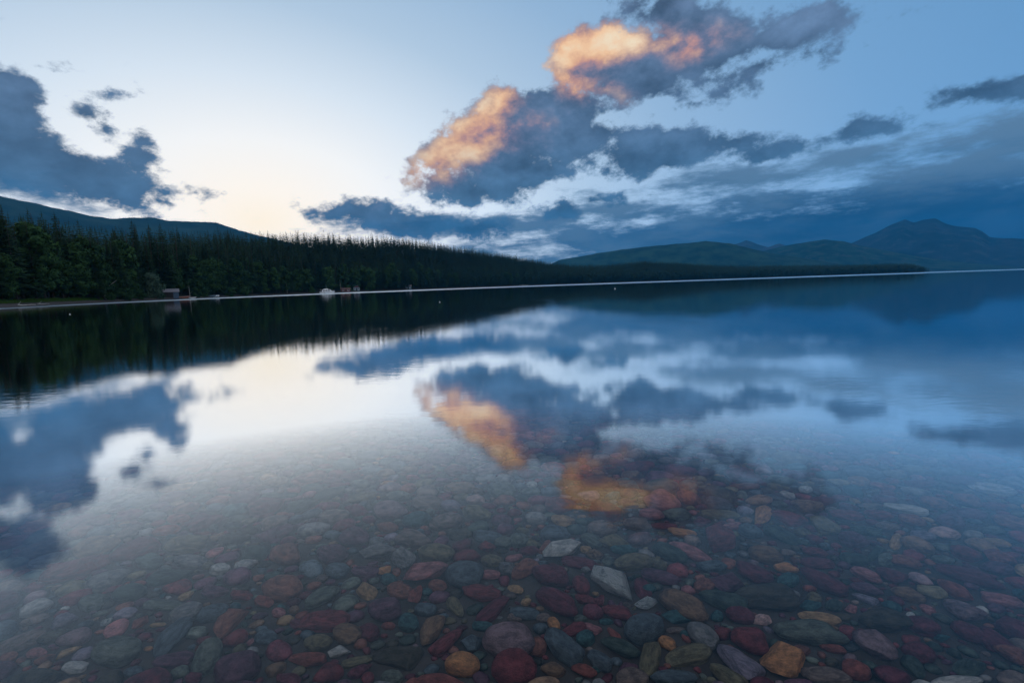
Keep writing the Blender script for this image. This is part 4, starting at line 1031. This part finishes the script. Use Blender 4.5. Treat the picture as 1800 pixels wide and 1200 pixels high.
# fill between them: dart throwing from large to small
CELL = .16; grid = {}
def put(i, x, y, r):
    k = int(math.ceil(r/CELL)); cx_, cy_ = int(math.floor(x/CELL)), int(math.floor(y/CELL))
    grid.setdefault((cx_, cy_), []).append((x, y, r))
def hits(x, y, r, ov):
    cx_, cy_ = int(math.floor(x/CELL)), int(math.floor(y/CELL))
    for i in range(-2, 3):
        for j in range(-2, 3):
            for (X_, Y_, R_) in grid.get((cx_+i, cy_+j), ()):
                if (X_-x)**2+(Y_-y)**2 < ((R_+r)*ov)**2: return True
    return False
def cover(s):
    x, y, a_, b_, th = s[:5]
    if a_ > b_*1.35:                       # long stones take three discs
        o_ = (a_-b_)*.8
        for k in (-1, 0, 1): put(0, x+math.cos(th)*o_*k, y+math.sin(th)*o_*k, b_)
    else: put(0, x, y, math.sqrt(a_*b_))
for s in stones: cover(s)
CN = list(PAL); PW = np.array([13,3,20,11,9,8,1.3,.5,10,12,13,4,11,3,.25,.0,9,.15,3,8,6,3.]); PW /= PW.sum()
_slp = []
def in_view(x, y, m=1.0):
    px, py, z = see(x, y); return z > .05 and -620 < px < 2420 and 500 < py < 1480
def throw(n, rmin, rmax, ymin, ymax, ov):
    k = 0
    for _ in range(n):
        y = ymin+(ymax-ymin)*SG.random()**1.0; x = SG.uniform(-1, 1)*(1.75*y+1.7)
        if not in_view(x, y): continue
        r = rmin+(rmax-rmin)*SG.random()**1.6
        if hits(x, y, r, ov): continue
        el = 1+.55*SG.random()**1.2; a_ = r*math.sqrt(el)*1.12; b_ = r/math.sqrt(el)*1.12
        th = SG.normal(.0, .6)+ (math.atan2(-x, y)*.0)
        f_ = KINDS[SG.choice(5, p=[.3, .38, .15, .1, .07])]
        c3 = b_*SG.uniform(.55, .85)
        s = [x, y, a_, b_, th, c3, CN[SG.choice(len(CN), p=PW)], f_, '', 0, None]
        stones.append(s); cover(s); k += 1
    return k
print('hero', len(stones))
print(throw(42000, .045, .085, .3, 15.5, .93), throw(74000, .030, .050, .3, 12, .92), throw(95000, .017, .032, .3, 7.0, .92), throw(90000, .008, .017, .3, 4.2, .95))
for s in stones:
    x, y = s[0], s[1]; px, py, z = see(x, y)
    s.append((px, py, 2*s[2]*FPX/z if z > 0 else 0))
def visible(s): px, py, w = s[11]; return -w*.3 < px < 1800+w*.3 and py < 1200+w*.25
heroes = [s for s in stones if s[9] and visible(s)][:298]
rest = sorted([s for s in stones if not s[9] and visible(s)], key=lambda s: -s[11][2]*s[3]/s[2])
single_st = heroes+rest[:300-len(heroes)]
ids = set(id(s) for s in single_st)
others = [s for s in stones if id(s) not in ids]
print('single', len(single_st), 'bulk', len(others))
marks = [s for s in single_st if s[8]]
def sizeword(w): return 'large' if w > 78 else ('medium' if w > 46 else ('small' if w > 28 else 'tiny'))
FORMW = {'round': 'rounded', 'oval': 'oval', 'flat': 'flat', 'wedge': 'wedge shaped', 'angular': 'angular'}
SHORT = {}
for s in marks: SHORT[id(s)] = s[8]
used_l = set()
def rel(dx, dy):
    if abs(dy) > abs(dx)*.9: return 'just above' if dy < 0 else 'just below'
    return 'just left of' if dx < 0 else 'just right of'
MK_SHORT = [(208,1142,'pale green round stone'),(62,1070,'pale elongated stone'),(415,1174,'big purple wedge'),(498,1032,'brownish red round stone'),(595,1146,'pale angular stone'),(700,1153,'dark olive oblong'),(752,1006,'jagged rose stone'),
 (817,1010,'blue grey dome'),(758,1107,'tan brown pointed stone'),(813,1168,'orange brown round stone'),(893,1125,'mauve grey stone'),(903,1174,'wine red bottom stone'),(664,970,'grey rough stone'),(1075,1023,'jagged white rock'),(1137,1060,'small white rock'),
 (990,965,'pale flecked rock'),(976,1056,'plump maroon oval'),(1213,970,'long rose stone'),(1265,948,'faceted wine stone'),(1198,1063,'olive brown oval'),(1133,1105,'dark dome stone'),(1235,1116,'grey egg stone'),(992,1137,'blue slate oval'),
 (1143,1155,'upright olive stone'),(1300,1166,'long purple grey stone'),(1348,1050,'very large grey brown oval'),(1378,1160,'orange rock'),(1420,1111,'longest grey green stone'),(1445,1022,'big maroon wedge'),(1553,1090,'blackish olive boulder'),
 (1543,1139,'pinkish grey stone'),(1693,1074,'knobbly mauve stone'),(1700,1012,'long thin maroon stone'),(1660,937,'pale pink oval'),(1590,893,'pale green slab'),(1743,859,'pale slab at right'),(187,1093,'bright sliver stone'),(1522,1052,'lavender sliver')]
def label_for(s):
    if s[8]: used_l.add(s[8]); return s[8]
    px, py, w = s[11]
    if s[10]: px, py, w = s[10][:3]
    col_ = {'red brown': 'reddish brown', 'grey green': 'greenish grey', 'slate': 'slate blue', 'teal': 'dark teal', 'mauve grey': 'mauve'}.get(s[6], s[6])
    body = f"{sizeword(w)} {col_} {FORMW[s[7]]} stone"
    near = sorted(MK_SHORT, key=lambda m_: (m_[0]-px)**2+((m_[1]-py)*1.4)**2)
    for m_ in near[:7]:
        d = math.hypot(m_[0]-px, m_[1]-py); rr = rel(px-m_[0], py-m_[1])
        if d > 130: rr = {'just above': 'well beyond', 'just below': 'well nearer than', 'just left of': 'well left of', 'just right of': 'well right of'}[rr]
        t = f"{body} {rr} the {m_[2]}"
        if t not in used_l and len(t.split()) <= 16: used_l.add(t); return t
    # two landmarks
    for m_ in near[:4]:
        for n_ in near[:5]:
            if m_ is n_: continue
            t = f"{body} between the {m_[2]} and the {n_[2]}"
            if t not in used_l and len(t.split()) <= 16: used_l.add(t); return t
    return body+' among similar stones on the lake bed'
def stone_z(s, lift): return float(bed(s[0], s[1]))+s[5]*lift
cnt = {}
for s in single_st:
    var = cnt.get(s[7], 0); cnt[s[7]] = var+1
    o = link('rock' if s[7] == 'angular' else 'cobble', stone_mesh(s[7], var % NV[s[7]], s[6]), None, (s[0], s[1], stone_z(s, .72 if s[9] else .45)),
             (SG.normal(0, .07), SG.normal(0, .07), s[4]+(math.pi if SG.random() < .5 and not s[8] else 0)), (s[2], s[3], s[5]*1.15))
    tag(o, label_for(s), 'rock' if s[7] == 'angular' else 'stone', 'cobbles on the shallow lake bed')
# the rest of the pebble bed, one mass
LOD = {}
for kd in KINDS:
    for v_ in range(4):
        for sub in (2, 3):
            LOD[kd, v_, sub] = stone_shape(sub, 500+KINDS.index(kd)*20+v_, kd)
L1 = {}
VV = []; FF = []; CC = []; o = 0
for i, s in enumerate(others):
    w = s[11][2]; sub = 3 if w > 34 else 2
    p, f = LOD[s[7], i % 4, sub]
    c_, s_ = math.cos(s[4]), math.sin(s[4])
    q = p*np.array([s[2], s[3], s[5]*1.15])
    t1 = SG.normal(0, .12); q = np.stack([q[:, 0], q[:, 1], q[:, 2]+t1*q[:, 0]], 1)
    small = s[3] < .03
    zc = float(bed(s[0], s[1]))+s[5]*(.50 if not small else .55)
    VV.append(np.stack([q[:, 0]*c_-q[:, 1]*s_+s[0], q[:, 0]*s_+q[:, 1]*c_+s[1], q[:, 2]+zc], 1)); FF.append(f+o); o += len(p)
    b = np.array(PAL[s[6]])*SG.uniform(.7, 1.25)*(1 if s[3] > .03 else .8)  # small pebbles darker: shade of the gaps put into their tint
    CC.append(np.tile(np.array([*b, 1.0]), (len(p), 1)))
me = mesh_np('pebble_bed', np.concatenate(VV), np.concatenate(FF), M_PEB, True, {'tint': np.concatenate(CC)})
print('pebble tris', sum(len(f) for f in FF))
tag(link('pebble_bed', me), 'smaller red, green and grey pebbles covering the shallow lake bed', 'pebbles', kind='stuff')

# ================================================================== evening haze over the lake (clouds and sky lie outside)
hz, N = newmat('evening_haze')
pv = N.n('ShaderNodeVolumePrincipled'); N.put(pv.inputs['Color'], (.02,.30,.64,1)); N.put(pv.inputs['Density'], 9.5e-5); N.put(pv.inputs['Anisotropy'], 0.0)
o = N.n('ShaderNodeOutputMaterial'); N.put(o.inputs[1], pv.outputs[0])
m = MB(); m.box(-14500, 14500, -14500, 12600, -41.0, 1300); h = m.build('haze', hz); tag(h, kind='stuff')
